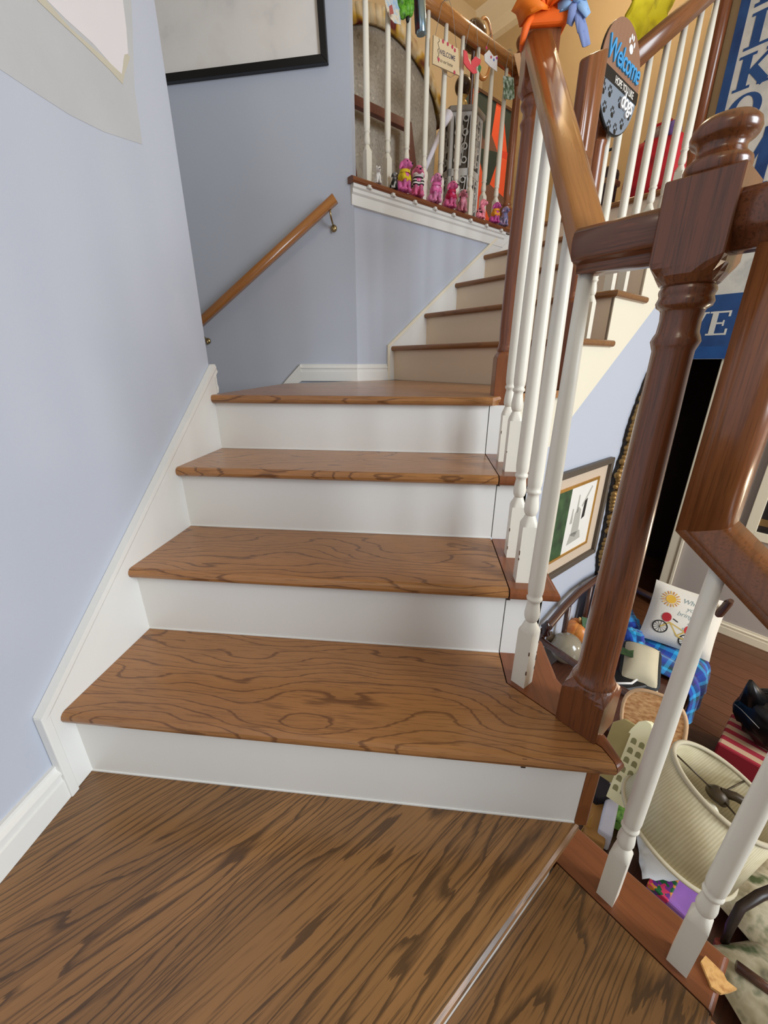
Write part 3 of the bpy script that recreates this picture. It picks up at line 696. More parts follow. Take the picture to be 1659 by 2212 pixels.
r3 = thing('stair_railing', 'level balcony railing hung with cards and small signs', 'railing', u2w(2.0, 1.97, ZF), UV)
VB3 = 1.965; ZB3 = 2.478
for i in range(9):
    baluster(r3, 1.488 + i*0.1305, VB3, ZF, ZB3+0.004, UV)
MB().sweep(RP, [Vector((1.375, VB3, ZB3)), Vector((2.62, VB3, ZB3))], [(0, 1, 0)]*2, [(0, 0, 1)]*2, True).obj('handrail', RAIL, r3, frame=UV)
nd = [(0.030, 0.0), (0.032, 0.02), (0.026, 0.04), (0.024, 0.06), (0.027, 0.10), (0.026, 0.5), (0.022, 0.76), (0.027, 0.775), (0.022, 0.79), (0.022, 0.80)]
newel(r3, 2.655, VB3, ZF, UV, [[(0.024, 0.13), (0.030, 0.145), (0.024, 0.16), (0.027, 0.2), (0.023, 0.72), (0.028, 0.735), (0.022, 0.75)], [(0.02, 0.888), (0.03, 0.896), (0.018, 0.91), (0.026, 0.925), (0.033, 0.945), (0.030, 0.962), (0.018, 0.978), (0.001, 0.985)]],
      [(0.0, 0.12, 0, 0.015), (0.765, 0.888, 0.02, 0)], (NEWELM,), h=0.033)

# handrail on the back wall
hw = thing('wall_handrail', 'slim oak handrail on brass brackets descending along the back wall', 'handrail', (-0.9, YB-0.06, 1.3))
pa = ony(724, 428, YB-0.065); pb = ony(432, 697, YB-0.065); dd = (pb-pa).normalized(); pe = pa + dd*1.6
an = math.atan2(dd.z, dd.x)
HP = [(-0.016, -0.02), (0.016, -0.02), (0.022, -0.012), (0.024, 0.0), (0.020, 0.014), (0.010, 0.021), (-0.010, 0.021), (-0.020, 0.014), (-0.024, 0), (-0.022, -0.012)]
MB().sweep(HP, [Vector((0, 0, 0)), Vector((1.6, 0, 0))], [(0, 1, 0)]*2, [(0, 0, -1)]*2, True).obj('rail', RAIL, hw, frame=Matrix.Translation(pa) @ Matrix.Rotation(-an, 4, 'Y'))
BRASS = paint('aged_brass', lin(170, 150, 110), 0.3, 0.1, 10, metal=1.0)
for f in (0.035, 0.95):
    pc = pa + dd*(f*1.0)
    br = MB().tube([pc+Vector((0, 0.002, -0.022)), pc+Vector((0.002, 0.012, -0.05)), pc+Vector((0.004, 0.035, -0.072)), pc+Vector((0.004, 0.063, -0.076))], 0.0045, 10)
    br.lathe([(0.016, 0), (0.016, 0.004), (0.008, 0.012)], pc+Vector((0.004, 0.064, -0.085)), 16, Matrix.Rotation(math.pi/2, 3, 'X'))
    br.tube([pc+Vector((0.004, 0.052, -0.076)), pc+Vector((0.006, 0.050, -0.105))], [0.006, 0.004], 8)
    br.obj('bracket', BRASS, hw)

# ------------------------------------------------------------------ flat art helpers
class Pl:
    """a plane in space: origin, right axis, up axis, outward normal"""
    def __init__(s, o, a, b, n=None):
        s.o = Vector(o); s.a = Vector(a).normalized(); s.b = Vector(b).normalized(); s.n = Vector(n).normalized() if n else s.a.cross(s.b).normalized()
    def p(s, x, y, h=0.0): return s.o + s.a*x + s.b*y + s.n*h
def slab(pl, poly, h0, h1, mb=None, fn=None):
    mb = mb or MB(); n = len(poly); f = fn or (lambda x, y: 0.0)
    vs = [pl.p(x, y, h0+f(x, y)) for x, y in poly] + [pl.p(x, y, h1+f(x, y)) for x, y in poly]
    mb.add(vs, [list(range(n))[::-1], list(range(n, 2*n))] + [(i, (i+1) % n, n+(i+1) % n, n+i) for i in range(n)])
    return mb
def disc(cx, cy, rx, ry=None, n=20, a0=0.0): 
    ry = ry or rx
    return [(cx+rx*math.cos(a0+2*math.pi*i/n), cy+ry*math.sin(a0+2*math.pi*i/n)) for i in range(n)]
def bar(x0, y0, x1, y1, w):
    d = math.hypot(x1-x0, y1-y0) or 1; nx, ny = -(y1-y0)/d*w/2, (x1-x0)/d*w/2
    return [(x0+nx, y0+ny), (x0-nx, y0-ny), (x1-nx, y1-ny), (x1+nx, y1+ny)]
def ringbars(mb, pl, cx, cy, r, w, h0, h1, n=20, fn=None):
    for i in range(n):
        a, b = 2*math.pi*i/n, 2*math.pi*(i+1)/n
        slab(pl, [(cx+(r-w)*math.cos(a), cy+(r-w)*math.sin(a)), (cx+r*math.cos(a), cy+r*math.sin(a)), (cx+r*math.cos(b), cy+r*math.sin(b)), (cx+(r-w)*math.cos(b), cy+(r-w)*math.sin(b))], h0, h1, mb, fn)
    return mb
def text(pl, body, x, y, size, h0, h1, mb=None, shear=0.0, bold=0.0, wscale=1.0, align='CENTER', fn=None, space=1.0):
    mb = mb or MB()
    cu = bpy.data.curves.new('text', 'FONT'); cu.body = body; cu.size = size; cu.shear = shear; cu.align_x = align; cu.offset = bold; cu.resolution_u = 3; cu.space_character = space
    to = bpy.data.objects.new('text', cu); C.objects.link(to)
    dg = bpy.context.evaluated_depsgraph_get(); me = bpy.data.meshes.new_from_object(to.evaluated_get(dg))
    f = fn or (lambda a, b: 0.0)
    P = [(v.co.x*wscale+x, v.co.y+y) for v in me.vertices]; fs = [list(p.vertices) for p in me.polygons]
    n = len(P); cnt = {}
    for p in fs:
        for i in range(len(p)):
            e = (p[i], p[(i+1) % len(p)]); cnt[e] = cnt.get(e, 0)+1
    vs = [pl.p(a, b, h0+f(a, b)) for a, b in P] + [pl.p(a, b, h1+f(a, b)) for a, b in P]
    faces = [p[::-1] for p in fs] + [[n+i for i in p] for p in fs] + [(a, b, n+b, n+a) for (a, b) in cnt if (b, a) not in cnt]
    mb.add(vs, faces)
    bpy.data.objects.remove(to); bpy.data.curves.remove(cu); bpy.data.meshes.remove(me)
    return mb
def paw(mb, pl, cx, cy, s, h0, h1):
    slab(pl, disc(cx, cy-0.25*s, 0.34*s, 0.28*s, 10), h0, h1, mb)
    for dx, dy in ((-0.42, 0.12), (-0.16, 0.42), (0.16, 0.42), (0.42, 0.12)):
        slab(pl, disc(cx+dx*s, cy+dy*s, 0.12*s, 0.18*s, 8), h0, h1, mb)
    return mb
def frame_bars(mb, pl, x0, x1, y0, y1, w, h0, h1):
    for poly in ([(x0, y0), (x1, y0), (x1-w, y0+w), (x0+w, y0+w)], [(x1, y0), (x1, y1), (x1-w, y1-w), (x1-w, y0+w)],
                 [(x1, y1), (x0, y1), (x0+w, y1-w), (x1-w, y1-w)], [(x0, y1), (x0, y0), (x0+w, y0+w), (x0+w, y1-w)]):
        slab(pl, poly, h0, h1, mb)
    return mb
COL = {}
def col(r, g, b, rough=0.7, **k):
    key = 'colour_%d_%d_%d_%d' % (r, g, b, int(rough*100)) + ''.join(str(v) for v in k.values())
    if key not in MATS: paint(key, lin(r, g, b), rough, 0.05, 14, **k)
    return MATS[key]
def cushion(w, h, t, n=14, pw=2.6):
    """pillow in the local xz plane, thickness along y; returns MB and its front height function"""
    def f(x, z):
        a = min(1, abs(2*x/w)); b = min(1, abs(2*z/h)); return t*((1-a**pw)*(1-b**pw))**0.55
    mb = MB(); vs = []; fs = []
    for s_ in (-1, 1):
        for j in range(n+1):
            for i in range(n+1):
                a = -1+2*i/n; b = -1+2*j/n
                x = w/2*a*(1-0.05*(1-b*b)*abs(a)); z = h/2*b*(1-0.05*(1-a*a)*abs(b))
                vs.append((x, s_*f(w/2*a, h/2*b), z))
    m = (n+1)*(n+1)
    for s_ in (0, 1):
        for j in range(n):
            for i in range(n):
                q_ = [s_*m+j*(n+1)+i, s_*m+j*(n+1)+i+1, s_*m+(j+1)*(n+1)+i+1, s_*m+(j+1)*(n+1)+i]
                fs.append(q_ if s_ == 0 else q_[::-1])
    mb.add(vs, fs, True)
    return mb, f

# ------------------------------------------------------------------ pictures on the walls
SKETCH = blotch('faint_pencil_print', [lin(232, 226, 220), lin(236, 232, 228), lin(234, 230, 226), lin(230, 226, 222), lin(214, 210, 208)], 5.0, 0.6, 6)
c0 = ony(708, 135, YB-0.022); c1 = ony(360, 178, YB-0.022)
ax = (c0-c1).normalized(); upv = Vector((-ax.z, 0, ax.x))
fp = thing('framed_print', 'large pale print in a thin black frame on the back wall', 'picture', (c1.x-0.1, YB-0.012, c1.z))
pl = Pl(Vector((c0.x, YB-0.010, c0.z)), ax, upv, (0, -1, 0))
frame_bars(MB(), pl, -0.95, 0.0, 0.0, 0.72, 0.030, -0.009, 0.016).obj('frame', BLACK, fp, bevel=0.002)
slab(pl, [(-0.921, 0.029), (-0.029, 0.029), (-0.029, 0.691), (-0.921, 0.691)], -0.009, 0.004).obj('print', SKETCH, fp)
slab(pl, [(-0.921, 0.029), (-0.029, 0.029), (-0.029, 0.0305), (-0.921, 0.0305)], 0.004, 0.0045).obj('fillet', col(196, 178, 150), fp)

VWALL = VR+0.030
def vpoly(pix, v=VWALL): return [(w2u(onv(x, y, v)).x, w2u(onv(x, y, v)).z) for x, y in pix]
pv = Pl(u2w(0, VWALL, 0), (q, q, 0), (0, 0, 1), (q, -q, 0))
fq = thing('framed_print', 'bottle drawing with a green band in a dark and gold frame under the stairs', 'picture', u2w(1.95, VWALL-0.01, -0.17))
U0, U1, Z0, Z1 = 1.60, 2.235, -0.175, 0.385
frame_bars(MB(), pv, U0, U1, Z0, Z1, 0.030, 0.0005, 0.026).obj('frame', paint('bronze_frame', lin(86, 76, 66), 0.45, 0.15, 30), fq, bevel=0.003)
slab(pv, [(U0+0.028, Z0+0.028), (U1-0.028, Z0+0.028), (U1-0.028, Z1-0.028), (U0+0.028, Z1-0.028)], 0.001, 0.008).obj('mat_board', col(206, 186, 164), fq)
GOLD = paint('gold_leaf', lin(206, 158, 78), 0.35, 0.15, 40, metal=0.8)
frame_bars(MB(), pv, U0+0.095, U1-0.115, Z0+0.092, Z1-0.085, 0.014, 0.008, 0.014).obj('gold_fillet', GOLD, fq)
slab(pv, [(U0+0.107, Z0+0.104), (U1-0.127, Z0+0.104), (U1-0.127, Z1-0.097), (U0+0.107, Z1-0.097)], 0.008, 0.0095).obj('print', col(236, 234, 228, 0.4), fq)
slab(pv, [(1.725, Z0+0.106), (1.835, Z0+0.106), (1.845, Z1-0.099), (1.725, Z1-0.099)], 0.0095, 0.0100).obj('green_band', blotch('dark_green_wash', [lin(20, 44, 26), lin(34, 74, 40), lin(56, 92, 50)], 14, 0.5), fq)
dr = MB()
for a in ([(1.905, 0.02), (1.955, 0.00), (1.985, 0.03), (1.975, 0.15), (1.945, 0.17), (1.915, 0.14)], [(1.925, 0.14), (1.945, 0.14), (1.94, 0.235), (1.93, 0.235)], [(1.88, -0.03), (2.02, -0.02), (2.00, 0.03), (1.90, 0.03)], [(1.985, 0.16), (2.065, 0.255), (2.055, 0.262), (1.975, 0.17)], [(1.875, 0.09), (1.90, 0.09), (1.895, 0.17), (1.885, 0.17)]):
    slab(pv, a, 0.0095, 0.0102, dr)
dr.obj('bottle_drawing', col(176, 174, 166), fq)
slab(pv, [(1.995, 0.09), (2.025, 0.10), (2.030, 0.20), (2.002, 0.19)], 0.0095, 0.0103).obj('dark_block', BLACK, fq)

# carved mirror frame on the same wall
left = vpoly([(1396, 805), (1382, 840), (1366, 885), (1352, 925), (1340, 975), (1322, 1025), (1314, 1065), (1308, 1105), (1298, 1155), (1288, 1200), (1284, 1246)], VWALL)
uc = 2.545
mi = thing('wall_mirror', 'tall carved black and gold mirror frame hanging under the stairs', 'mirror', u2w(uc, VWALL, -0.39))
loop = left + [(2*uc-a, b) for a, b in reversed(left)]
loop = [(a, max(b, -0.385)) for a, b in loop]
inner = [(uc+(a-uc)*0.62, 0.2+(b-0.2)*0.80) for a, b in loop]
slab(pv, inner, 0.002, 0.008).obj('glass', paint('mirror_glass', lin(120, 124, 130), 0.05, 0.02, 3, metal=1.0), mi)
bk = MB(); n_l = len(loop)
for i in range(n_l):
    j = (i+1) % n_l; slab(pv, [loop[i], loop[j], inner[j], inner[i]], 0.0005, 0.020, bk)
bk.obj('frame', paint('black_gesso', lin(38, 30, 24), 0.6, 0.3, 20), mi)
cv = MB(); random.seed(3)
for i in range(n_l):
    j = (i+1) % n_l
    for k in range(5):
        t_ = k/5.0; a = loop[i][0]*(1-t_)+loop[j][0]*t_; b = loop[i][1]*(1-t_)+loop[j][1]*t_
        ia = inner[i][0]*(1-t_)+inner[j][0]*t_; ib = inner[i][1]*(1-t_)+inner[j][1]*t_
        for s_ in (0.06, 0.22, 0.5, 0.8):
            if random.random() < 0.8:
                r_ = random.uniform(0.012, 0.022); cv.sphere(pv.p(a*(1-s_)+ia*s_, b*(1-s_)+ib*s_, 0.028), r_, 8, 6)
cv.obj('gilt_carving', paint('antique_gilt', lin(150, 116, 66), 0.4, 0.35, 60, metal=0.6), mi)

# ------------------------------------------------------------------ banner on the room wall
NAVY = blotch('faded_navy_cloth', [lin(32, 62, 116), lin(42, 82, 140), lin(38, 72, 128)], 7, 0.8, 4)
CLOTH = blotch('white_banner_cloth', [lin(196, 196, 192), lin(224, 222, 214), lin(214, 212, 206)], 9, 0.8, 4)
ban = thing('banner', 'long hanging blue and white banner with vertical letters above the doorway', 'banner', u2w(UW-0.032, 0.9, 0.90), UV)
pu = Pl(u2w(UW-0.032, 0, 0), (q, -q, 0), (0, 0, 1), (-q, -q, 0))          # x runs along -v
BV0, BV1 = -1.182, -0.560
BT = 3.25
slab(pu, [(BV0, 0.872), (BV1, 0.872), (BV1, BT), (BV0, BT)], 0.0, 0.004).obj('cloth', CLOTH, ban)
for poly in ([(BV0, 1.28), (BV0+0.048, 1.28), (BV0+0.048, BT), (BV0, BT)], [(BV1-0.048, 1.28), (BV1, 1.28), (BV1, BT), (BV1-0.048, BT)]):
    slab(pu, poly, 0.004, 0.0055).obj('border', NAVY, ban)
slab(pu, [(BV0, 0.874), (BV1, 0.874), (BV1, 1.278), (BV0, 1.278)], 0.004, 0.0055).obj('foot_band', NAVY, ban)
slab(pu, [(BV0, 0.874), (BV1, 0.874), (BV1, 0.955), (BV0, 0.955)], 0.0055, 0.0065).obj('lower_stripe', blotch('brighter_blue_cloth', [lin(30, 76, 140), lin(40, 92, 158)], 9, 0.8, 4), ban)
def glyph(ch, x, y, w_, h_, mat, st=0.24, lean=0.0, t0=0.004):
    """bold slab-serif letter from strokes; x, y = lower left corner on the banner"""
    S_ = {'L': [(0.30, 0, 0.30, 1, st), (0.05, 0.035, 0.95, 0.035, .07), (0.08, 0.965, 0.52, 0.965, .07), (0.90, 0.0, 0.90, 0.24, .10)],
          'K': [(0.26, 0, 0.26, 1, st), (0.04, 0.035, 0.48, 0.035, .07), (0.04, 0.965, 0.48, 0.965, .07), (0.34, 0.42, 0.88, 0.96, .09), (0.45, 0.55, 0.84, 0.03, .22), (0.66, 0.035, 1.02, 0.035, .07), (0.70, 0.965, 1.0, 0.965, .07)],
          'E': [(0.28, 0, 0.28, 1, st), (0.05, 0.04, 0.9, 0.04, .08), (0.05, 0.96, 0.9, 0.96, .08), (0.3, 0.5, 0.7, 0.5, .08), (0.86, 0, 0.86, 0.26, .09), (0.86, 0.76, 0.86, 1, .09), (0.68, 0.38, 0.68, 0.62, .07)],
          'V': [(0.16, 0.98, 0.50, 0.02, .22), (0.84, 0.98, 0.52, 0.02, .09), (0.0, 0.965, 0.36, 0.965, .07), (0.68, 0.965, 1.0, 0.965, .07)],
          'M': [(0.14, 0, 0.14, 1, .10), (0.86, 0, 0.86, 1, .20), (0.14, 0.98, 0.5, 0.05, .20), (0.86, 0.98, 0.5, 0.05, .09), (0.0, 0.03, 0.30, 0.03, .06), (0.68, 0.03, 1.03, 0.03, .06), (0.0, 0.97, 0.2, 0.97, .06), (0.8, 0.97, 1.03, 0.97, .06)]}
    mb = MB()
    if ch == 'O':
        n = 28
        for i in range(n):
            a, b = 2*math.pi*i/n, 2*math.pi*(i+1)/n
            P_ = lambda an, k, kx: (x+w_*(0.5+kx*math.cos(an)), y+h_*(0.5+k*math.sin(an)))
            slab(pu, [P_(a, 0.44, 0.26), P_(a, 0.52, 0.50), P_(b, 0.52, 0.50), P_(b, 0.44, 0.26)], t0, t0+0.0015, mb)
    else:
        for k, (a, b, c, d_, wd) in enumerate(S_[ch]):
            slab(pu, bar(x+a*w_, y+b*h_, x+c*w_, y+d_*h_, wd*w_), t0, t0+0.0015+0.00003*k, mb)
    return mb.obj('letter', mat, ban)
for ch, zb, x0, w_, h_ in (('E', 2.765, -1.118, 0.19, 0.165), ('L', 2.578, -1.122, 0.19, 0.158), ('K', 2.390, -1.126, 0.185, 0.162), ('O', 2.205, -1.122, 0.17, 0.155), ('M', 1.86, -1.13, 0.30, 0.30)):
    glyph(ch, x0, zb, w_, h_, NAVY)
LET = col(226, 224, 216)
glyph('E', -0.936, 1.026, 0.135, 0.150, LET, t0=0.0055); glyph('V', -1.075, 1.026, 0.140, 0.150, LET, t0=0.0055)

# ------------------------------------------------------------------ round sign on the upper newel
sg = thing('round_sign', 'round wooden sign with blue script over grey paw prints', 'sign', u2w(1.62, 0.818, 1.555))
ps = Pl(u2w(1.624, 0.8150, 1.689), (q, q, 0), (0, 0, 1), (q, -q, 0))
RS = 0.136; SB = -0.012
slab(ps, disc(0, 0, RS, n=48), -0.006, 0.0).obj('backing', BLACK, sg)
def cap_poly(y0, y1, r, n=24):
    pts = []
    a0, a1 = math.asin(max(-1, y0/r)), math.asin(min(1, y1/r))
    pts += [(r*math.cos(a0+(a1-a0)*i/n), r*math.sin(a0+(a1-a0)*i/n)) for i in range(n+1)]
    pts += [(-r*math.cos(a1+(a0-a1)*i/n), r*math.sin(a1+(a0-a1)*i/n)) for i in range(n+1)]
    return pts
SIGNW = wood('sign_board_wood', lin(166, 122, 94), lin(120, 84, 62), 'x', rings=60, warp=2, ringmix=0.3, pores=0.4, rough=0.6, coat=0)
slab(ps, cap_poly(0.006, RS*0.9999, RS), 0.0, 0.003).obj('wood_half', SIGNW, sg)
slab(ps, cap_poly(-0.024, 0.006, RS), 0.0, 0.004).obj('black_band', BLACK, sg)
gb = slab(ps, cap_poly(-RS*0.9999, -0.024, RS-0.004), 0.0, 0.003).obj('grey_half', col(128, 138, 150, 0.6), sg)
for px_, py_ in ((-0.098, -0.05), (-0.055, -0.045), (-0.02, -0.085), (-0.075, -0.088), (-0.03, -0.122), (0.02, -0.050), (0.055, -0.095), (0.015, -0.118), (-0.105, -0.028+0.001), (0.095, -0.06)): paw(MB(), ps, px_, py_, 0.026, 0.003, 0.0036).obj('paw_print', BLACK, sg)
paw(MB(), ps, 0.035, 0.093, 0.040, 0.003, 0.0045).obj('white_paw', col(236, 238, 240), sg)
text(ps, 'Welcome', 0.0, 0.020, 0.074, 0.003, 0.008, shear=0.25, bold=0.0006, wscale=0.88, space=0.86).obj('script_word', col(70, 160, 220, 0.5), sg)
text(ps, 'HOPE YOU LIKE', 0.032, -0.019, 0.026, 0.004, 0.0055, bold=0.0002, wscale=0.74).obj('caption', col(236, 232, 224), sg)
text(ps, 'dogs', 0.058, -0.060, 0.062, 0.004, 0.009, shear=0.3, bold=0.0008, wscale=0.85, space=0.86).obj('script_word', col(240, 240, 240), sg)

# ------------------------------------------------------------------ ribbon and cloth flower on the landing newel
random.seed(11)
def ribbon(pts, w_, side, t=0.002, wob=0.0):
    """cloth strip following points"""
    mb = MB(); n = len(pts); vs = []; sd = Vector(side).normalized()
    for i, p in enumerate(pts):
        p = Vector(p); a = Vector(pts[max(0, i-1)]); b = Vector(pts[min(n-1, i+1)]); tg = (b-a).normalized(); nm = tg.cross(sd).normalized()
        k = w_[i] if isinstance(w_, (list, tuple)) else w_
        for s_ in (-1, -0.3, 0.3, 1): vs.append(p + sd*(k*s_/2) + nm*(wob*math.sin(i*1.7+s_*3)))
        for s_ in (1, 0.3, -0.3, -1): vs.append(p + sd*(k*s_/2) + nm*(wob*math.sin(i*1.7+s_*3)+t))
    fs = []
    for i in range(n-1):
        for j in range(8): fs.append((i*8+j, i*8+(j+1) % 8, (i+1)*8+(j+1) % 8, (i+1)*8+j))
    fs += [list(range(8))[::-1], [(n-1)*8+j for j in range(8)]]
    return mb.add(vs, fs, True)
nz = 3*R + 1.066; ncx, ncy = AX, AY
ob = thing('ribbon_bow', 'bright orange ribbon bow tied over the landing newel', 'ribbon', (ncx, ncy, nz))
OR = col(252, 128, 22, 0.6); OR2 = col(244, 104, 16, 0.6)
band = MB().prism([(ncx-0.045, ncy-0.052), (ncx+0.045, ncy-0.052), (ncx+0.05, ncy-0.04), (ncx+0.045, ncy+0.045), (ncx-0.045, ncy+0.045), (ncx-0.052, ncy-0.03)], nz-0.028, nz+0.006)
band.obj('band', OR2, ob, bevel=0.008, seg=3)
for k, (dx, dz) in enumerate(((-0.03, 0.035), (0.02, 0.045), (0.045, 0.02), (-0.045, 0.0), (0.0, 0.06))):
    c_ = Vector((ncx, ncy-0.05, nz))
    pts = [c_, c_+Vector((dx*0.6, -0.02, dz*0.5)), c_+Vector((dx*1.3, -0.012, dz)), c_+Vector((dx*1.5, 0.02, dz*0.8)), c_+Vector((dx*0.7, 0.02, dz*0.2)), c_]
    ribbon(pts, [0.012, 0.03, 0.04, 0.036, 0.028, 0.012], (0.5, 0.2, -0.5 if k % 2 else 0.5), wob=0.003).obj('loop', OR if k % 2 else OR2, ob)
pt = onx(1132, 60, AX-0.05)
ribbon([Vector((ncx-0.03, ncy-0.05, nz)), Vector((ncx-0.045, ncy-0.055, nz-0.03)), Vector((ncx-0.055, ncy-0.055, nz-0.065))], [0.012, 0.016, 0.012], (1, 0.3, 0), wob=0.002).obj('tail', OR2, ob)
fl = thing('cloth_flower', 'pale blue tulle flower with trailing ends beside the orange bow', 'flower', (ncx+0.06, ncy-0.05, nz))
BL1 = col(150, 186, 226, 0.7); BL2 = col(132, 148, 196, 0.7)
cf = Vector((ncx+0.062, ncy-0.050, nz+0.010))
for k in range(6):
    a = 2*math.pi*k/6+0.3; dx, dz = math.cos(a), math.sin(a)
    pts = [cf, cf+Vector((dx*0.02, -0.008, dz*0.02)), cf+Vector((dx*0.042, -0.002, dz*0.045))]
    ribbon(pts, [0.008, 0.026, 0.016], (-dz, 0.3, dx), wob=0.002).obj('petal', BL1 if k % 2 else BL2, fl)
MB().sphere(cf+Vector((0, -0.008, 0)), 0.010, 10, 8).obj('centre', BL1, fl)
for dx, ln, w_ in ((0.035, 0.085, 0.022), (0.018, 0.06, 0.018)):
    pts = [cf+Vector((dx*t_, -0.004*t_, -ln*t_)) for t_ in (0, 0.3, 0.65, 1)]
    ribbon(pts, [0.008, w_, w_*1.1, w_*0.9], (1, 0.2, 0.3), wob=0.002).obj('tail', BL2, fl)

# ------------------------------------------------------------------ things hung on the balcony rail
VH = VB3-0.040
def hung(px, py): p = w2u(onv(px, py, VH)); return (p.x, p.z)
ph = Pl(u2w(0, VH, 0), (q, q, 0), (0, 0, 1), (q, -q, 0))
WIRE = paint('picture_wire', lin(150, 146, 140), 0.4, 0.1, 20, metal=0.6)
def cord(par, pts, r=0.0012, mat=None):
    P = [ph.p(*hung(x, y), h) for x, y, h in pts]
    MB().tube(P, r, 6).obj('cord', mat or WIRE, par)
def loop_over(par, px1, py1, px2, py2):
    """cord from one corner up over the rail and back to the other corner"""
    a = hung(px1, py1); b = hung(px2, py2); um = (a[0]+b[0])/2
    P = [ph.p(a[0], a[1], 0), ph.p(a[0]*0.5+um*0.5, ZB3+0.03, 0.0), ph.p(um-0.008, ZB3+0.060, 0.002), u2w(um-0.008, VB3, ZB3+0.0635), ph.p(um+0.008, ZB3+0.060, 0.002), ph.p(b[0]*0.5+um*0.5, ZB3+0.03, 0.0), ph.p(b[0], b[1], 0)]
    MB().tube(P, 0.0012, 6).obj('cord', WIRE, par)
def hpoly(pix): return [hung(x, y) for x, y in pix]
# photo card with a torn lower edge
k1 = thing('hanging_card', 'curled picture card of a coast scene hung on the balcony rail', 'card', u2w(w2u(onv(845, 40, VH)).x, VH, 2.37))
slab(ph, hpoly([(824, -30), (860, -30), (864, 30), (866, 54), (852, 50), (838, 34)]), -0.001, 0.001).obj('card', blotch('coast_photo', [lin(120, 96, 80), lin(226, 214, 190), lin(150, 184, 214), lin(214, 224, 232)], 22, 0.4, 3), k1)
loop_over(k1, 828, -28, 856, -28)
slab(ph, hpoly([(840, 14), (846, 10), (850, 30), (842, 32)]), 0.001, 0.002).obj('figure', col(170, 90, 80), k1)
# green leafy ornament
k2 = thing('hanging_ornament', 'lumpy bright green ornament hung between card and steel cup', 'ornament', ph.p(*hung(874, 45)))
g = MB(); random.seed(5)
for i in range(16):
    a, b = hung(random.uniform(864, 886), random.uniform(-20, 32)); g.sphere(ph.p(a, b, 0.004), random.uniform(0.012, 0.02), 10, 8, (1, 1, 1.3))
g.obj('body', blotch('mottled_green', [lin(40, 84, 20), lin(110, 180, 50), lin(70, 130, 30)], 40, 0.5), k2)
MB().sphere(ph.p(*hung(880, 40), 0.002), 0.012, 10, 8, (0.8, 0.8, 1.4)).obj('foot', BLACK, k2)
loop_over(k2, 868, -22, 880, -22)
# steel cup in a dark sleeve
k3 = thing('hanging_cup', 'shiny steel tumbler in a dark sleeve hung on the balcony rail', 'cup', ph.p(*hung(910, 70)))
c_ = ph.p(*hung(908, 20), 0.0); tilt = Matrix.Rotation(0.10, 3, 'X') @ Matrix.Rotation(-0.10, 3, 'Y')
MB().lathe([(0.024, -0.085), (0.025, -0.083), (0.028, 0.085), (0.026, 0.085), (0.023, -0.07)], c_, 24, tilt).obj('cup', paint('brushed_steel', lin(150, 176, 196), 0.25, 0.1, 30, metal=0.9), k3)
MB().lathe([(0.026, -0.074), (0.0272, -0.074), (0.0297, 0.08), (0.0285, 0.08)], c_+ph.n*-0.004, 24, tilt).obj('sleeve', blotch('dark_sleeve', [lin(16, 14, 22), lin(30, 24, 40), lin(120, 40, 40)], 18, 0.4, 2), k3)
loop_over(k3, 900, -10, 916, -10)
# small welcome plaque
k4 = thing('hanging_plaque', 'small cream plaque painted with roses and greeting on the balcony rail', 'sign', ph.p(*hung(962, 160)))
PQ = hpoly([(936, 76), (989, 106), (992, 164), (934, 138)])
slab(ph, PQ, -0.004, 0.003).obj('board', paint('aged_cream_board', lin(220, 198, 160), 0.6, 0.06, 30), k4)
loop_over(k4, 940, 78, 986, 105)
cord(k4, [(950, 143, 0.0), (958, 160, 0.004), (972, 168, 0.004), (985, 160, 0.0)], 0.0010)
A_ = Vector(PQ[0]); B_ = Vector(PQ[1]); ctr = Vector(((PQ[0][0]+PQ[2][0])/2, (PQ[0][1]+PQ[2][1])/2))
pk = Pl(ph.p(ctr[0], ctr[1], 0.003), ph.p(*PQ[2])-ph.p(*PQ[3]), (0, 0, 1), ph.n)
text(pk, 'WELCOME', 0.0, -0.006, 0.028, 0.0, 0.0008, bold=0.0003, wscale=0.9).obj('lettering', col(92, 84, 96), k4)
text(pk, 'to our home', -0.004, -0.034, 0.020, 0.0, 0.0008, shear=0.3, wscale=0.9).obj('lettering', col(84, 70, 52), k4)
for x_, y_ in ((0.0, 0.045), (-0.035, 0.046), (0.035, 0.043), (-0.062, -0.028), (0.06, -0.050), (0.055, 0.035)):
    slab(pk, disc(x_, y_, 0.008, n=9), 0.0, 0.001).obj('rose', col(190, 70, 90), k4)
vb_ = MB()
for i in range(10): slab(pk, bar(-0.066+0.006*math.sin(i*2.1), 0.05-0.009*i, -0.066+0.006*math.sin((i+1)*2.1), 0.05-0.009*(i+1), 0.003), 0.0, 0.0008, vb_)
vb_.obj('vine', col(96, 84, 60), k4)
# red cut-out, white tag, photo tag
k5 = thing('hanging_ornament', 'coral red ring ornament with a curled tail hung on the balcony rail', 'ornament', ph.p(*hung(1018, 155)))
m5 = MB()
slab(ph, hpoly([(1001, 108), (1008, 112), (1011, 128), (1016, 140), (1008, 146), (1001, 136)]), -0.002, 0.003, m5)
slab(ph, hpoly([(1008, 146), (1016, 140), (1026, 146), (1030, 158), (1022, 160)]), -0.002, 0.003, m5)
slab(ph, hpoly([(1018, 132), (1026, 122), (1038, 130), (1036, 140), (1026, 147), (1018, 141)]), -0.002, 0.003, m5)
m5.obj('body', col(226, 84, 92, 0.5), k5)
slab(ph, hpoly([(1010, 122), (1016, 130), (1022, 143), (1015, 138)]), -0.003, -0.001).obj('card', col(226, 206, 176), k5)
slab(ph, hpoly([(1034, 138), (1039, 146), (1036, 158), (1032, 150)]), 0.0, 0.003).obj('leaf', col(60, 130, 80), k5)
loop_over(k5, 1004, 108, 1034, 124)
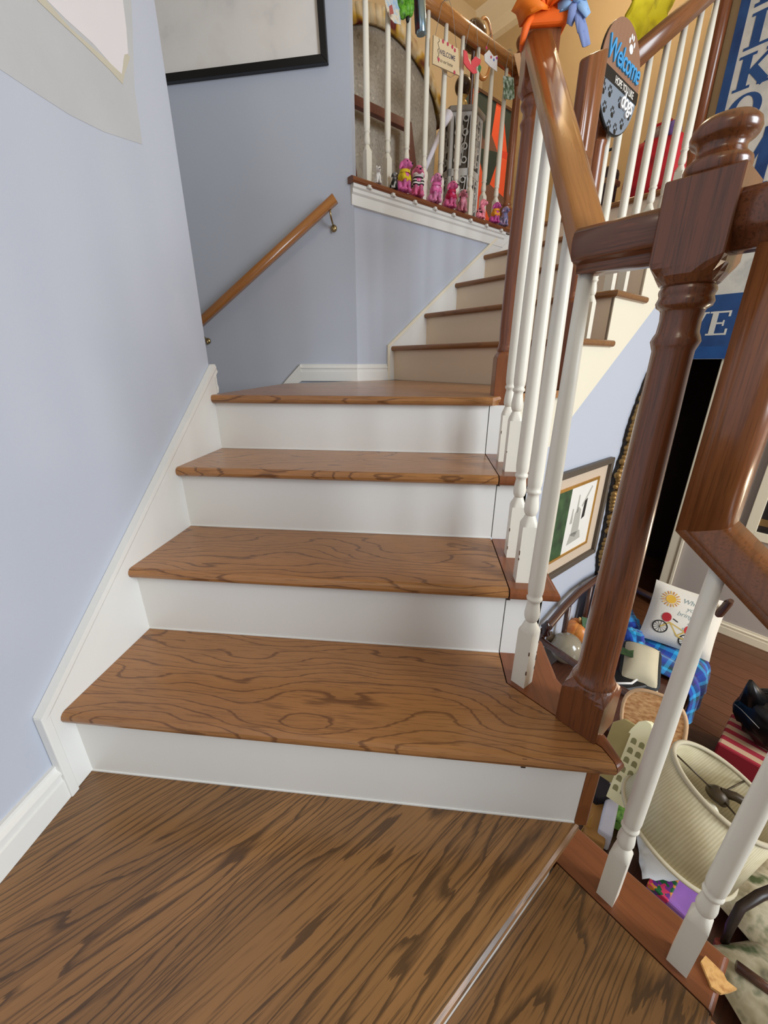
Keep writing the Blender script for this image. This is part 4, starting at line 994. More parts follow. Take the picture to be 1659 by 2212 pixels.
k6 = thing('hanging_tag', 'white scalloped cloth tag with coloured pins on the balcony rail', 'tag', ph.p(*hung(1062, 152)))
slab(ph, hpoly([(1046, 118), (1056, 108), (1066, 122), (1074, 120), (1073, 155), (1058, 144), (1047, 132)]), -0.002, 0.002).obj('cloth', col(232, 230, 232), k6)
for x_, y_, c3 in ((1050, 104, (220, 60, 130)), (1060, 124, (200, 70, 90)), (1066, 130, (90, 120, 200)), (1072, 126, (190, 60, 160))):
    a, b = hung(x_, y_); slab(ph, disc(a, b, 0.006, n=8), 0.002, 0.004).obj('bead', col(*c3), k6)
loop_over(k6, 1048, 112, 1072, 122)
k7 = thing('hanging_tag', 'small photo tag of a white flower hung beside the balcony newel', 'tag', ph.p(*hung(1099, 215)))
slab(ph, hpoly([(1087, 164), (1109, 168), (1111, 212), (1104, 216), (1088, 212)]), -0.002, 0.002).obj('photo', blotch('white_flower_photo', [lin(40, 60, 44), lin(84, 120, 90), lin(170, 196, 190), lin(226, 234, 234)], 46, 0.3, 3), k7)
loop_over(k7, 1090, 164, 1107, 168)
k8 = thing('paper_tag', 'plain cream paper tag tied to the balcony newel', 'tag', ph.p(*hung(1117, 150)))
slab(ph, hpoly([(1110, 116), (1124, 114), (1126, 140), (1121, 166)]), -0.001, 0.001).obj('paper', col(230, 190, 150), k8)

# ------------------------------------------------------------------ figurines along the balcony edge
def pet(name, label, cat, px, h, body, wear=None, spots=None, face=-2.2, ears='droop', wear2=None, lean=0.0):
    p = w2u(onv(px, 440, VL-0.018)); base = u2w(p.x, VL-0.018, ZF)
    h *= 1.12; k = h/0.125
    M0 = Matrix.Translation(base) @ Matrix.Rotation(face, 4, 'Z') @ Matrix.Rotation(lean, 4, 'X') @ Matrix.Scale(k, 4)
    t_ = thing(name, label, cat, base, None, 'painted pet figurines on the balcony edge')
    b = MB(); Ry = Matrix.Rotation(0.45, 3, 'Y')
    b.sphere((-0.008, 0, 0.040), 0.036, 16, 12, (0.78, 0.68, 1.05), Ry)
    b.sphere((0.006, 0, 0.066), 0.024, 14, 10, (0.85, 0.85, 1.1))
    b.sphere((0.014, 0, 0.098), 0.025, 14, 10, (1.0, 0.88, 0.95))
    b.sphere((0.036, 0, 0.092), 0.014, 12, 8, (1.3, 0.95, 0.9))
    for s_ in (-1, 1):
        b.tube([(0.014, s_*0.013, 0.066), (0.022, s_*0.0135, 0.035), (0.023, s_*0.014, 0.004)], [0.010, 0.0085, 0.008], 10)
        b.sphere((0.027, s_*0.014, 0.006), 0.009, 10, 6, (1.3, 1, 0.7))
        b.sphere((-0.010, s_*0.021, 0.020), 0.020, 12, 8, (1.1, 0.7, 1.0))
        b.sphere((0.014, s_*0.024, 0.006), 0.008, 10, 6, (1.5, 1, 0.7))
        if ears == 'droop': b.sphere((0.006, s_*0.025, 0.094), 0.013, 10, 8, (0.7, 0.42, 1.35), Matrix.Rotation(s_*0.35, 3, 'X'))
        else: b.sphere((0.008, s_*0.014, 0.122), 0.010, 10, 8, (0.5, 0.7, 1.2))
    bo = b.obj('body', body, t_, frame=M0)
    r = bo.modifiers.new('skin', 'REMESH'); r.mode = 'VOXEL'; r.voxel_size = 0.0026; r.use_smooth_shade = True
    sm = bo.modifiers.new('soft', 'SMOOTH'); sm.factor = 0.5; sm.iterations = 3
    for s_ in (-1, 1): MB().sphere((0.033, s_*0.011, 0.106), 0.0028, 8, 6).obj('eye', BLACK, bo, frame=M0)
    MB().sphere((0.054, 0, 0.094), 0.0045, 8, 6, (0.7, 1.2, 0.9)).obj('nose', BLACK if wear != 'none' else body, bo, frame=M0)
    if wear and wear != 'none':
        wv = MB().sphere((-0.002, 0, 0.052), 0.034, 16, 12, (0.80, 0.80, 0.80), Ry)
        wv.lathe([(0.024, 0.068), (0.025, 0.074), (0.023, 0.080)], (0.008, 0, 0), 14, None, False)
        for s_ in (-1, 1): wv.tube([(0.012, s_*0.016, 0.062), (0.021, s_*0.0145, 0.040)], [0.0135, 0.0115], 10)
        wv.obj('shirt', wear, bo, frame=M0)
    if wear2: MB().lathe([(0.021, 0.076), (0.028, 0.080), (0.029, 0.087), (0.022, 0.090)], (0.010, 0, 0), 16, None, False).obj('collar', wear2, bo, frame=M0)
    if spots:
        rnd = random.Random(px)
        for i in range(9):
            a = rnd.uniform(0, 6.28); z = rnd.uniform(0.02, 0.08)
            MB().sphere((-0.006+0.027*math.cos(a), 0.024*math.sin(a), z), 0.007, 8, 6, (0.8, 0.8, 1)).obj('spot', spots, bo, frame=M0)
    return t_
PK = lambda r, g, b: blotch('glazed_%d_%d_%d' % (r, g, b), [lin(r*0.8, g*0.8, b*0.8), lin(r, g, b), lin(min(255, r*1.08), min(255, g*1.08), min(255, b*1.08))], 40, 0.35, 2)
WH = col(236, 234, 230, 0.3)
STRI = stripes('black_white_stripes', [lin(24, 24, 26), lin(236, 234, 230)], 2, 75, 0.6)
pet('cat_figurine', 'small plain white cat figurine on the balcony edge', 'figurine', 817, 0.062, WH, face=-1.2, ears='up')
pet('dog_figurine', 'black and white puppy figurine beside the yellow-shirted pink pet', 'figurine', 851, 0.066, blotch('black_white_coat', [lin(20, 20, 22), lin(28, 28, 30), lin(232, 230, 226)], 26, 0.4, 1), face=-0.9)
pet('pet_figurine', 'bright pink pet figurine wearing a yellow shirt', 'figurine', 871, 0.128, PK(226, 110, 176), col(232, 206, 40, 0.5), face=-0.7)
pet('pet_figurine', 'pink pet figurine in a black and white striped outfit with white collar', 'figurine', 901, 0.124, PK(230, 110, 160), STRI, face=-1.3, wear2=WH)
pet('pet_figurine', 'all pink pet figurine in a pink suit', 'figurine', 939, 0.122, PK(226, 140, 186), col(232, 112, 176, 0.5), face=-1.0)
pet('pet_figurine', 'pink pet figurine wearing a crimson shirt', 'figurine', 972, 0.116, PK(216, 100, 150), col(188, 20, 74, 0.5), face=-0.8)
pet('pet_figurine', 'dusty rose pet figurine with speckled coat', 'figurine', 999, 0.100, PK(206, 126, 146), face=-1.2)
pet('pet_figurine', 'salmon pink pet figurine with black spots', 'figurine', 1040, 0.092, PK(242, 140, 160), None, BLACK, face=-0.4)
pet('pet_figurine', 'magenta speckled pet figurine in an orange vest', 'figurine', 1071, 0.102, PK(200, 80, 160), col(240, 160, 40, 0.5), face=-0.9)
pet('pet_figurine', 'blue and lilac patchwork pet figurine beside the balcony newel', 'figurine', 1091, 0.098, blotch('patchwork_blue', [lin(50, 60, 110), lin(120, 130, 170), lin(150, 110, 150), lin(190, 200, 214)], 60, 0.4, 2), face=-0.9)

# ------------------------------------------------------------------ upper hall furniture
# armchair seen from behind, quilt over its back
FAB = stripes('grey_burlap', [lin(158, 150, 138), lin(176, 168, 156), lin(150, 142, 130), lin(184, 176, 164)], 0, 26, 0.95)
FAB = blotch('grey_burlap_weave', [lin(140, 132, 120), lin(182, 172, 156), lin(164, 154, 140), lin(200, 190, 172)], 30, 0.95, 8)
ac = thing('armchair', 'large grey upholstered armchair with rounded back behind the balcony spindles', 'armchair', u2w(1.90, 2.47, ZF), UV)
cu, cv_ = 1.90, 2.42
def arc_top(x0, x1, zs, zt, n=16):
    return [(x0, zs)] + [(x0+(x1-x0)*i/n, zs+(zt-zs)*math.sin(math.pi*i/n)**0.55) for i in range(1, n)] + [(x1, zs)]
bk_ = [(cu-0.46, ZF+0.10), (cu-0.46, ZF+0.62)] + arc_top(cu-0.46, cu+0.46, ZF+0.62, ZF+0.93)[1:-1] + [(cu+0.46, ZF+0.62), (cu+0.44, ZF+0.10)]
MB().prism(bk_, cv_-0.09, cv_+0.09, 'y').obj('backrest', FAB, ac, frame=UV, bevel=0.05, seg=4)
MB().box(cu-0.42, cu+0.42, cv_+0.05, cv_+0.70, ZF+0.10, ZF+0.44).obj('seat', FAB, ac, frame=UV, bevel=0.05, seg=3)
for s_ in (-1, 1):
    MB().box(cu+s_*0.40-0.07, cu+s_*0.40+0.07, cv_+0.0, cv_+0.72, ZF+0.10, ZF+0.62).obj('arm', FAB, ac, frame=UV, bevel=0.06, seg=4)
    for t_ in (-0.05, 0.62): MB().lathe([(0.025, 0), (0.03, 0.10)], (cu+s_*0.36, cv_+t_, ZF), 12).obj('leg', DARKW, ac, frame=UV)
qp = arc_top(cu-0.47, cu+0.475, ZF+0.60, ZF+0.955, 22)
qm = MB(); 
for i in range(len(qp)-1):
    for (va, vb2, dz) in ((cv_-0.100, cv_+0.10, 0.0),):
        a, b = qp[i], qp[i+1]
        qm.add([(a[0], va, a[1]), (b[0], va, b[1]), (b[0], vb2, b[1]), (a[0], vb2, a[1]), (a[0], va-0.004, a[1]-0.075), (b[0], va-0.004, b[1]-0.075)], [(0, 1, 2, 3), (0, 4, 5, 1)], True)
qo = qm.obj('throw', blotch('quilt_print', [lin(110, 30, 30), lin(214, 170, 60), lin(226, 206, 168), lin(206, 176, 130), lin(120, 30, 34)], 7, 0.9, 2), ac, frame=UV)
so = qo.modifiers.new('thick', 'SOLIDIFY'); so.thickness = 0.015; so.offset = 1
# empty dark wooden frame leaning against the chair
fr = thing('empty_frame', 'dark wooden empty picture frame leaning against the grey armchair', 'frame', u2w(1.78, 2.16, ZF), UV)
pf = Pl(u2w(1.50, 2.13, ZF+0.002), (q, q, 0), Vector((0, 0, 1))*0.97+Vector((-q, q, 0))*0.22, None); pf.n = -pf.a.cross(pf.b)*-1
frame_bars(MB(), pf, 0.0, 0.52, 0.0, 0.50, 0.052, -0.012, 0.014).obj('frame', wood('frame_walnut', lin(104, 52, 42), lin(60, 28, 22), 'x', rings=60, warp=2, ringmix=0.4), fr, bevel=0.003)
# carved white hexagonal pedestal with urn and dark ball
lu, lv_ = 2.53, 2.30
la = thing('pedestal', 'white hexagonal carved pedestal behind the balcony spindles', 'pedestal', u2w(lu, lv_, ZF), UV)
WASH = paint('whitewashed_carving', lin(206, 206, 204), 0.7, 0.12, 30)
hexa = lambda r_, a0=0.26: [(lu+r_*math.cos(a0+math.pi/3*i), lv_+r_*math.sin(a0+math.pi/3*i)) for i in range(6)]
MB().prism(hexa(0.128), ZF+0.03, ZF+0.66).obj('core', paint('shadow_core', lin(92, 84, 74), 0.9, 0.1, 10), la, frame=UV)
MB().prism(hexa(0.150), ZF, ZF+0.035).obj('plinth', WASH, la, frame=UV, bevel=0.004)
MB().prism(hexa(0.160), ZF+0.655, ZF+0.685).obj('top', paint('grey_top_board', lin(150, 146, 140), 0.6, 0.1, 20), la, frame=UV, bevel=0.006)
H6 = hexa(0.139)
for i in range(6):
    a = Vector((*H6[i], 0)); b = Vector((*H6[(i+1) % 6], 0)); mid = (a+b)/2; wd = (b-a).length; ax_ = (b-a).normalized(); nm = Vector((mid.x-lu, mid.y-lv_, 0)).normalized()
    pp = Pl(Vector((mid.x, mid.y, ZF+0.035)), ax_, (0, 0, 1), nm)
    fm = MB(); frame_bars(fm, pp, -wd/2, wd/2, 0.0, 0.62, 0.018, -0.006, 0.004)
    slab(pp, [(-wd/2, 0.29), (wd/2, 0.29), (wd/2, 0.33), (-wd/2, 0.33)], -0.006, 0.004, fm)
    for (yc, hh) in ((0.155, 0.13), (0.475, 0.13)):               # pierced scrolls
        for sx in (-1, 1):
            for kk in range(4):
                yy = yc-hh+0.03+kk*hh*0.55
                ringbars(fm, pp, sx*0.024, yy, 0.020, 0.007, -0.004, 0.003, 10)
            slab(pp, bar(sx*0.004, yc-hh, sx*0.045, yc+hh, 0.006), -0.004, 0.003, fm)
        slab(pp, bar(0, yc-hh, 0, yc+hh, 0.008), -0.004, 0.003, fm)
        for kk in range(5):
            slab(pp, disc(0, yc-hh+0.02+kk*hh*0.45, 0.012, 0.018, 8), -0.004, 0.0035, fm)
    fm.obj('carved_panel', WASH, la, frame=UV)
ur = thing('urn', 'small gold urn stand holding a dark ball on the carved pedestal', 'urn', u2w(lu, lv_, ZF+0.686), UV)
MB().lathe([(0.040, 0), (0.042, 0.008), (0.026, 0.02), (0.018, 0.03), (0.030, 0.045), (0.034, 0.06), (0.028, 0.075), (0.016, 0.085), (0.022, 0.095), (0.03, 0.102)], (lu, lv_, ZF+0.686), 24).obj('stand', paint('old_gold', lin(196, 164, 96), 0.45, 0.1, 20, metal=0.4), ur, frame=UV)
MB().sphere((lu, lv_, ZF+0.686+0.152), 0.054, 24, 16).obj('ball', paint('dark_bronze_ball', lin(60, 40, 30), 0.25, 0.2, 10), ur, frame=UV)
st_ = thing('paper_tube', 'rolled white paper leaning against the carved pedestal', 'paper', u2w(2.30, 2.19, ZF), UV)
ta = w2u(onv(962, 262, 2.14)); tb = w2u(onv(926, 345, 2.14)); tk = (ZF+0.012-tb.z)/(ta.z-tb.z); tb = tb+(ta-tb)*tk
MB().tube([tb, ta], 0.015, 14).obj('roll', col(226, 224, 238), st_, frame=UV)
MB().tube([ta-(ta-tb)*0.04, ta+(ta-tb)*0.08], [0.016, 0.030], 10).obj('flared_end', col(236, 232, 240), st_, frame=UV)
# painting leaning on the hall wall
pg = thing('painting', 'abstract red and dark green painting leaning in the upper hall', 'painting', u2w(3.35, 2.75, ZF))
pq = Pl(u2w(3.02, 2.72, ZF+0.32), (q, q, 0), (0, 0, 1), (q, -q, 0))
slab(pq, [(0, 0), (0.62, 0.0), (0.62, 0.85), (0, 0.85)], -0.02, 0.0).obj('canvas', blotch('red_green_abstract', [lin(214, 60, 30), lin(40, 60, 44), lin(110, 74, 56), lin(230, 84, 40), lin(36, 50, 40), lin(190, 160, 130)], 4.5, 0.7, 1, kind='v'), pg)
frame_bars(MB(), pq, -0.02, 0.64, -0.02, 0.87, 0.02, -0.025, 0.008).obj('frame', DARKW, pg)
sd_ = thing('sideboard', 'low dark sideboard in the upper hall under the abstract painting', 'sideboard', u2w(3.35, 2.7, ZF), UV)
MB().box(2.95, 3.75, 2.58, 2.98, ZF+0.06, ZF+0.298).obj('body', DARKW, sd_, frame=UV, bevel=0.004)
for a, b in ((2.98, 2.61), (3.72, 2.61), (2.98, 2.95), (3.72, 2.95)): MB().box(a-0.02, a+0.02, b-0.02, b+0.02, ZF, ZF+0.06).obj('leg', DARKW, sd_, frame=UV)
# lamp with brown glass globe and hoop on a tall stand
lm = thing('globe_lamp', 'brown glass globe lamp with a wooden hoop rising above the balcony rail', 'lamp', u2w(2.90, 2.55, ZF), UV)
MB().lathe([(0.12, 0), (0.12, 0.015), (0.03, 0.03), (0.016, 0.05), (0.014, 1.20), (0.03, 1.22)], (2.86, 2.52, ZF), 20).obj('stand', DARKW, lm, frame=UV)
gp = w2u(onv(1012, 28, 2.52)); 
MB().sphere((2.86, 2.52, ZF+1.29), 0.085, 24, 16).obj('globe', paint('amber_brown_glass', lin(70, 44, 28), 0.12, 0.15, 8, coat=0.5), lm, frame=UV)
hp = [Vector((2.98+0.085*math.cos(a), 2.53, ZF+1.27+0.16*math.sin(a))) for a in [2*math.pi*i/32 for i in range(32)]]
MB().tube(hp, 0.012, 8, True).obj('hoop', RAIL, lm, frame=UV)
MB().prism([(2.98+0.078*math.cos(2*math.pi*i/24), ZF+1.27+0.152*math.sin(2*math.pi*i/24)) for i in range(24)], 2.527, 2.533, 'y').obj('panel', paint('tan_parchment', lin(186, 146, 92), 0.6, 0.15, 12), lm, frame=UV)

# ------------------------------------------------------------------ things at the top of the upper flight
rb = thing('tote_bag', 'bright red fabric tote bag stuffed full at the top of the stairs', 'bag', u2w(2.86, 1.15, ZF), UV)
RED = blotch('red_cloth', [lin(150, 14, 24), lin(206, 28, 40), lin(176, 20, 30)], 9, 0.7, 3)
b = MB(); n = 18
vs = []; fs = []
lv3 = [(0.0, 1.0), (0.09, 1.08), (0.17, 1.02), (0.23, 0.94), (0.27, 0.84)]
for z, k in lv3:
    for i in range(n):
        a = 2*math.pi*i/n; cx_ = abs(math.cos(a))**0.6*math.copysign(1, math.cos(a)); sy_ = abs(math.sin(a))**0.6*math.copysign(1, math.sin(a))
        vs.append((2.86+0.09*k*cx_, 1.155+0.135*k*sy_, ZF+z+(0.02*math.sin(3*a) if z > 0.3 else 0)))
for j in range(len(lv3)-1):
    for i in range(n): fs.append((j*n+i, j*n+(i+1) % n, (j+1)*n+(i+1) % n, (j+1)*n+i))
fs += [list(range(n))[::-1], [(len(lv3)-1)*n+i for i in range(n)]]
b.add(vs, fs, True); b.obj('bag', RED, rb, frame=UV)
for s_ in (-1, 1): MB().tube([(2.86+s_*0.05, 1.06, ZF+0.24), (2.86+s_*0.06, 1.10, ZF+0.33), (2.86+s_*0.06, 1.17, ZF+0.33), (2.86+s_*0.05, 1.22, ZF+0.24)], 0.008, 8).obj('handle', RED, rb, frame=UV)
for x_, y_, z_, r_, c3, nm_ in ((2.82, 1.09, 0.29, 0.045, (120, 90, 150), 'purple bundle'), (2.84, 1.16, 0.30, 0.04, (226, 196, 180), 'cream bundle'), (2.90, 1.22, 0.29, 0.045, (40, 34, 40), 'black bundle')):
    MB().sphere((x_, y_, ZF+z_), r_, 12, 9, (1.1, 0.9, 0.9)).obj('contents', blotch('stuffing_%d' % c3[0], [lin(*[c*0.7 for c in c3]), lin(*c3)], 30, 0.9, 2), rb, frame=UV)
dx_ = thing('handbag', 'dark brown leather handbag beside the red tote', 'bag', u2w(2.80, 1.40, ZF), UV)
MB().box(2.74, 2.86, 1.335, 1.50, ZF, ZF+0.21).obj('body', paint('dark_leather', lin(48, 28, 22), 0.4, 0.2, 14), dx_, frame=UV, bevel=0.03, seg=3)
MB().box(2.735, 2.865, 1.33, 1.505, ZF+0.12, ZF+0.15).obj('strap_band', paint('tan_leather', lin(150, 116, 84), 0.5, 0.2, 14), dx_, frame=UV, bevel=0.008)
MB().tube([(2.80, 1.36, ZF+0.20), (2.80, 1.37, ZF+0.30), (2.80, 1.46, ZF+0.30), (2.80, 1.47, ZF+0.20)], 0.010, 8).obj('handle', BLACK, dx_, frame=UV)
# yellow cloth hanging on the hall wall side of the rail
yc = thing('hanging_cloth', 'crumpled bright yellow cloth bag hanging behind the upper handrail', 'bag', u2w(2.2, 1.1, 2.05))
pyv = Pl(u2w(0, 1.16, 0), (q, q, 0), (0, 0, 1), (q, -q, 0))
def yp(px, py): p = w2u(onv(px, py, 1.16)); return p.x, p.z
gx, gz = [], []
YEL = blotch('yellow_cloth', [lin(150, 130, 10), lin(214, 196, 20), lin(226, 210, 40), lin(120, 104, 20)], 7, 0.8, 4)
mb = MB(); nx, nz_ = 14, 14; vs = []
for j in range(nz_+1):
    for i in range(nx+1):
        px_ = 1352+(1442-1352)*i/nx - 0.12*(j/nz_)*0; py_ = -70+(100+70)*j/nz_
        a, b2 = yp(px_+ (8*j/nz_ if i < 3 else 0), py_); vs.append(pyv.p(a, b2, 0.02*math.sin(i*0.9+j*0.4)+0.012*math.sin(j*1.3)))
mb.add(vs, [(j*(nx+1)+i, j*(nx+1)+i+1, (j+1)*(nx+1)+i+1, (j+1)*(nx+1)+i) for j in range(nz_) for i in range(nx)], True)
yo = mb.obj('cloth', YEL, yc); so = yo.modifiers.new('thick', 'SOLIDIFY'); so.thickness = 0.012
a, b2 = yp(1400, -70)
MB().tube([pyv.p(a, b2, 0), pyv.p(a+0.02, b2+0.5, -0.02), pyv.p(a+0.02, 4.3, -0.02)], 0.004, 6).obj('hanging_string', WIRE, yc)

# ------------------------------------------------------------------ the settee under the stairs and what lies on it
ZS = -0.735
se = thing('settee', 'carved dark wood settee with cushions against the wall under the stairs', 'settee', u2w(2.12, 0.55, ZG), UV)
SW = wood('settee_walnut', lin(84, 50, 36), lin(40, 24, 18), 'x', rings=40, warp=3, ringmix=0.4, pores=0.4, rough=0.3, coat=0.4)
MB().box(1.66, 2.62, 0.24, 0.78, ZS-0.06, ZS-0.002).obj('seat', SW, se, frame=UV, bevel=0.01)
for a in (1.69, 2.59):
    MB().tube([(a, 0.27, ZS-0.05), (a, 0.25, ZS-0.2), (a, 0.275, ZG)], [0.026, 0.022, 0.018], 12).obj('leg', SW, se, frame=UV)
    MB().tube([(a, 0.765, ZS-0.05), (a, 0.775, ZG)], [0.024, 0.02], 12).obj('leg', SW, se, frame=UV)
crest = [(1.68, 0.79, -0.47), (1.76, 0.79, -0.435), (1.90, 0.79, -0.385), (2.05, 0.79, -0.35), (2.20, 0.79, -0.345), (2.40, 0.79, -0.36), (2.58, 0.79, -0.44)]
MB().tube(crest, 0.021, 12).obj('crest_rail', SW, se, frame=UV)
for a, zt in ((1.70, -0.46), (1.95, -0.375), (2.2, -0.35), (2.56, -0.44)): MB().tube([(a, 0.785, ZS-0.03), (a, 0.79, zt)], 0.014, 10).obj('back_post', SW, se, frame=UV)
MB().tube([(2.58, 0.78, -0.46), (2.585, 0.55, -0.50), (2.59, 0.33, -0.49), (2.585, 0.255, -0.44), (2.58, 0.235, -0.36), (2.555, 0.225, -0.33)], [0.018, 0.02, 0.022, 0.022, 0.02, 0.012], 12).obj('arm', SW, se, frame=UV)
MB().tube([(2.59, 0.29, ZS-0.03), (2.59, 0.30, -0.50)], 0.016, 10).obj('arm_post', SW, se, frame=UV)
MB().tube([(1.67, 0.78, -0.48), (1.665, 0.55, -0.51), (1.66, 0.33, -0.50), (1.66, 0.26, -0.47)], [0.016, 0.018, 0.02, 0.016], 12).obj('arm', SW, se, frame=UV)
MB().tube([(1.66, 0.29, ZS-0.03), (1.66, 0.30, -0.50)], 0.016, 10).obj('arm_post', SW, se, frame=UV)
# turned dark knobs at the settee's corner
kn = MB()
kn.lathe([(0.018, 0), (0.026, 0.012), (0.016, 0.03), (0.028, 0.05), (0.014, 0.07), (0.006, 0.085)], (1.70, 0.775, -0.46), 16)
kn.obj('finial', paint('dark_gloss_wood', lin(44, 20, 16), 0.15, 0.1, 10, coat=0.6), se, frame=UV)

# blue plaid throw over the right of the seat, hanging in front
def plaid(name='blue_plaid', coord='UV', sc=7.0, ij=(0, 1)):
    m, t, b = newmat(name); L = t.links
    tc = N(t, 'ShaderNodeTexCoord'); sp = N(t, 'ShaderNodeSeparateXYZ'); L.new(tc.outputs[coord], sp.inputs[0])
    outs = []
    for i in ij:
        mu = N(t, 'ShaderNodeMath', operation='MULTIPLY'); L.new(sp.outputs[i], mu.inputs[0]); mu.inputs[1].default_value = sc
        fr = N(t, 'ShaderNodeMath', operation='FRACT'); L.new(mu.outputs[0], fr.inputs[0])
        rp = N(t, 'ShaderNodeValToRGB'); rp.color_ramp.interpolation = 'CONSTANT'; L.new(fr.outputs[0], rp.inputs[0])
        e = rp.color_ramp.elements; e[0].color = lin(16, 70, 170); e[1].position = 0.40; e[1].color = lin(40, 176, 236)
        e.new(0.62).color = lin(14, 60, 70); e.new(0.85).color = lin(50, 30, 130)
        outs.append(rp.outputs[0])
    mx = N(t, 'ShaderNodeMix', data_type='RGBA'); mx.inputs[0].default_value = 0.5; L.new(outs[0], mx.inputs[6]); L.new(outs[1], mx.inputs[7])
    L.new(mx.outputs[2], b.inputs['Base Color']); b.inputs['Roughness'].default_value = 0.85; b.inputs['Sheen Weight'].default_value = 0.3
    return m
PLAID = plaid()
def cloth(name, par, path, u0, u1, mat, frame, nu=16, wob=0.012, thick=0.012, seed=1):
    """sheet: path of (v, z) swept along u with folds; carries its own UV map"""
    rnd = random.Random(seed); vs = []; uvs = []; n = len(path); ph_ = [rnd.uniform(0, 6) for _ in range(6)]
    Ls = [0.0]
    for i in range(1, n): Ls.append(Ls[-1]+math.hypot(path[i][0]-path[i-1][0], path[i][1]-path[i-1][1]))
    for j in range(n):
        for i in range(nu+1):
            u = u0+(u1-u0)*i/nu; s_ = Ls[j]
            f = wob*(math.sin(9*(u-u0)/(u1-u0)*1.6+ph_[0]+s_*4)+0.5*math.sin(21*(u-u0)/(u1-u0)+ph_[1]+s_*9))
            a = path[max(0, j-1)]; b = path[min(n-1, j+1)]; tx, tz = b[0]-a[0], b[1]-a[1]; d_ = math.hypot(tx, tz) or 1
            vs.append((u+0.02*math.sin(s_*11+ph_[2])*(i/nu-0.5), path[j][0]+tz/d_*f, path[j][1]-tx/d_*f + thick))
            uvs.append(((u-u0)*1.6, s_*1.6))
    fs = [(j*(nu+1)+i, j*(nu+1)+i+1, (j+1)*(nu+1)+i+1, (j+1)*(nu+1)+i) for j in range(n-1) for i in range(nu)]
    mb = MB(); mb.add(vs, fs, True); o = mb.obj(name, mat, par, frame=frame)
    ul = o.data.uv_layers.new(name='UVMap')
    for lp in o.data.loops: ul.data[lp.index].uv = uvs[lp.vertex_index]
    so = o.modifiers.new('thick', 'SOLIDIFY'); so.thickness = thick; so.offset = -1
    sb = o.modifiers.new('soft', 'SUBSURF'); sb.levels = 1; sb.render_levels = 1
    return o
th_ = thing('plaid_throw', 'bright blue plaid blanket draped over the settee seat and front', 'blanket', u2w(2.42, 0.4, ZS), UV)
cloth('blanket', th_, [(0.77, -0.40), (0.765, -0.55), (0.745, -0.66), (0.70, ZS+0.03), (0.62, ZS+0.022), (0.52, ZS+0.024), (0.42, ZS+0.020), (0.32, ZS+0.018), (0.245, ZS+0.005), (0.215, ZS-0.03), (0.205, ZS-0.10), (0.21, ZS-0.17), (0.20, ZS-0.23)], 2.20, 2.56, PLAID, UV, seed=4)
bl_ = MB(); rnd = random.Random(2)
for px_, py_, r_ in ((1330, 1290, 0.06), (1345, 1320, 0.06), (1358, 1345, 0.058), (1368, 1375, 0.055), (1385, 1405, 0.05)):
    c_ = onz(px_, py_, ZS+0.10); c_.z = ZS+0.075; bl_.sphere(c_, r_*1.15, 16, 12, (1.0, 1.0, 1.15))
fo = bl_.obj('bunched_fold', plaid('plaid_fold', 'Object', 11.0, (0, 2)), th_)
fo.modifiers.new('skin', 'REMESH').voxel_size = 0.008
ns_ = fo.modifiers.new('folds', 'DISPLACE'); tx_ = bpy.data.textures.new('fold_noise', 'CLOUDS'); tx_.noise_scale = 0.05; ns_.texture = tx_; ns_.strength = 0.05; ns_.mid_level = 0.5
for m_ in fo.modifiers:
    if m_.type == 'REMESH': m_.use_smooth_shade = True
# embroidered pillow with sun, birds on bicycle and lines of writing
pi = thing('throw_pillow', 'white embroidered pillow with sun and birds on a bicycle on the plaid blanket', 'pillow', u2w(2.42, 0.45, ZS+0.02))
tl, tr, br_, bl2 = Vector((1405, 1243)), Vector((1555, 1298)), Vector((1480, 1412)), Vector((1390, 1388))
# centre and axes from the seat: lower edge on the blanket, leaning back on the arm
Pb1 = onz(1387, 1392, ZS+0.045); Pb2 = onz(1480, 1412, ZS+0.045)
axp = (Pb2-Pb1); wP = 0.30; axp.normalize()
side = Vector((axp.y, -axp.x, 0)) * -1
upP = (Vector((0, 0, 1))*0.90 + side*0.42).normalized()
rot_ = Matrix.Rotation(-0.17, 3, axp.cross(upP)); axp, upP = rot_ @ axp, rot_ @ upP
nP = axp.cross(upP).normalized()
mid = (Pb1+Pb2)/2 + axp*0.052
cen = mid + upP*0.195 - axp*0.012
MP = Matrix((( axp.x, -nP.x, upP.x, cen.x), (axp.y, -nP.y, upP.y, cen.y), (axp.z, -nP.z, upP.z, cen.z), (0, 0, 0, 1)))
cb, cfn = cushion(0.36, 0.35, 0.06)
cbo = cb.obj('cover', paint('white_linen', lin(226, 220, 208), 0.9, 0.04, 60, bump=0.2, bscale=400), pi, frame=MP)
pp = Pl(cen, axp, upP, nP); fn = lambda x, y: cfn(x, y)
slab(pp, disc(-0.095, 0.092, 0.024, n=18), -0.004, 0.0015, None, fn).obj('sun', col(224, 176, 60), cbo)
for i in range(18):
    a = 2*math.pi*i/18; slab(pp, bar(-0.095+0.028*math.cos(a), 0.092+0.028*math.sin(a), -0.095+0.044*math.cos(a), 0.092+0.044*math.sin(a), 0.005), -0.003, 0.0015, None, fn).obj('sun_ray', col(226, 180, 90) if i % 2 else col(206, 140, 80), cbo)
THR = col(150, 166, 166)
for i, (ln, x_) in enumerate((('Wherever', 0.035), ('you go', 0.035), ('bring your', 0.025), ('own', 0.04), ('sunshine', 0.05))):
    text(pp, ln, x_, 0.092-0.037*i, 0.036, -0.003, 0.0012, shear=0.25, bold=-0.0002, fn=fn).obj('stitched_words', THR, cbo)
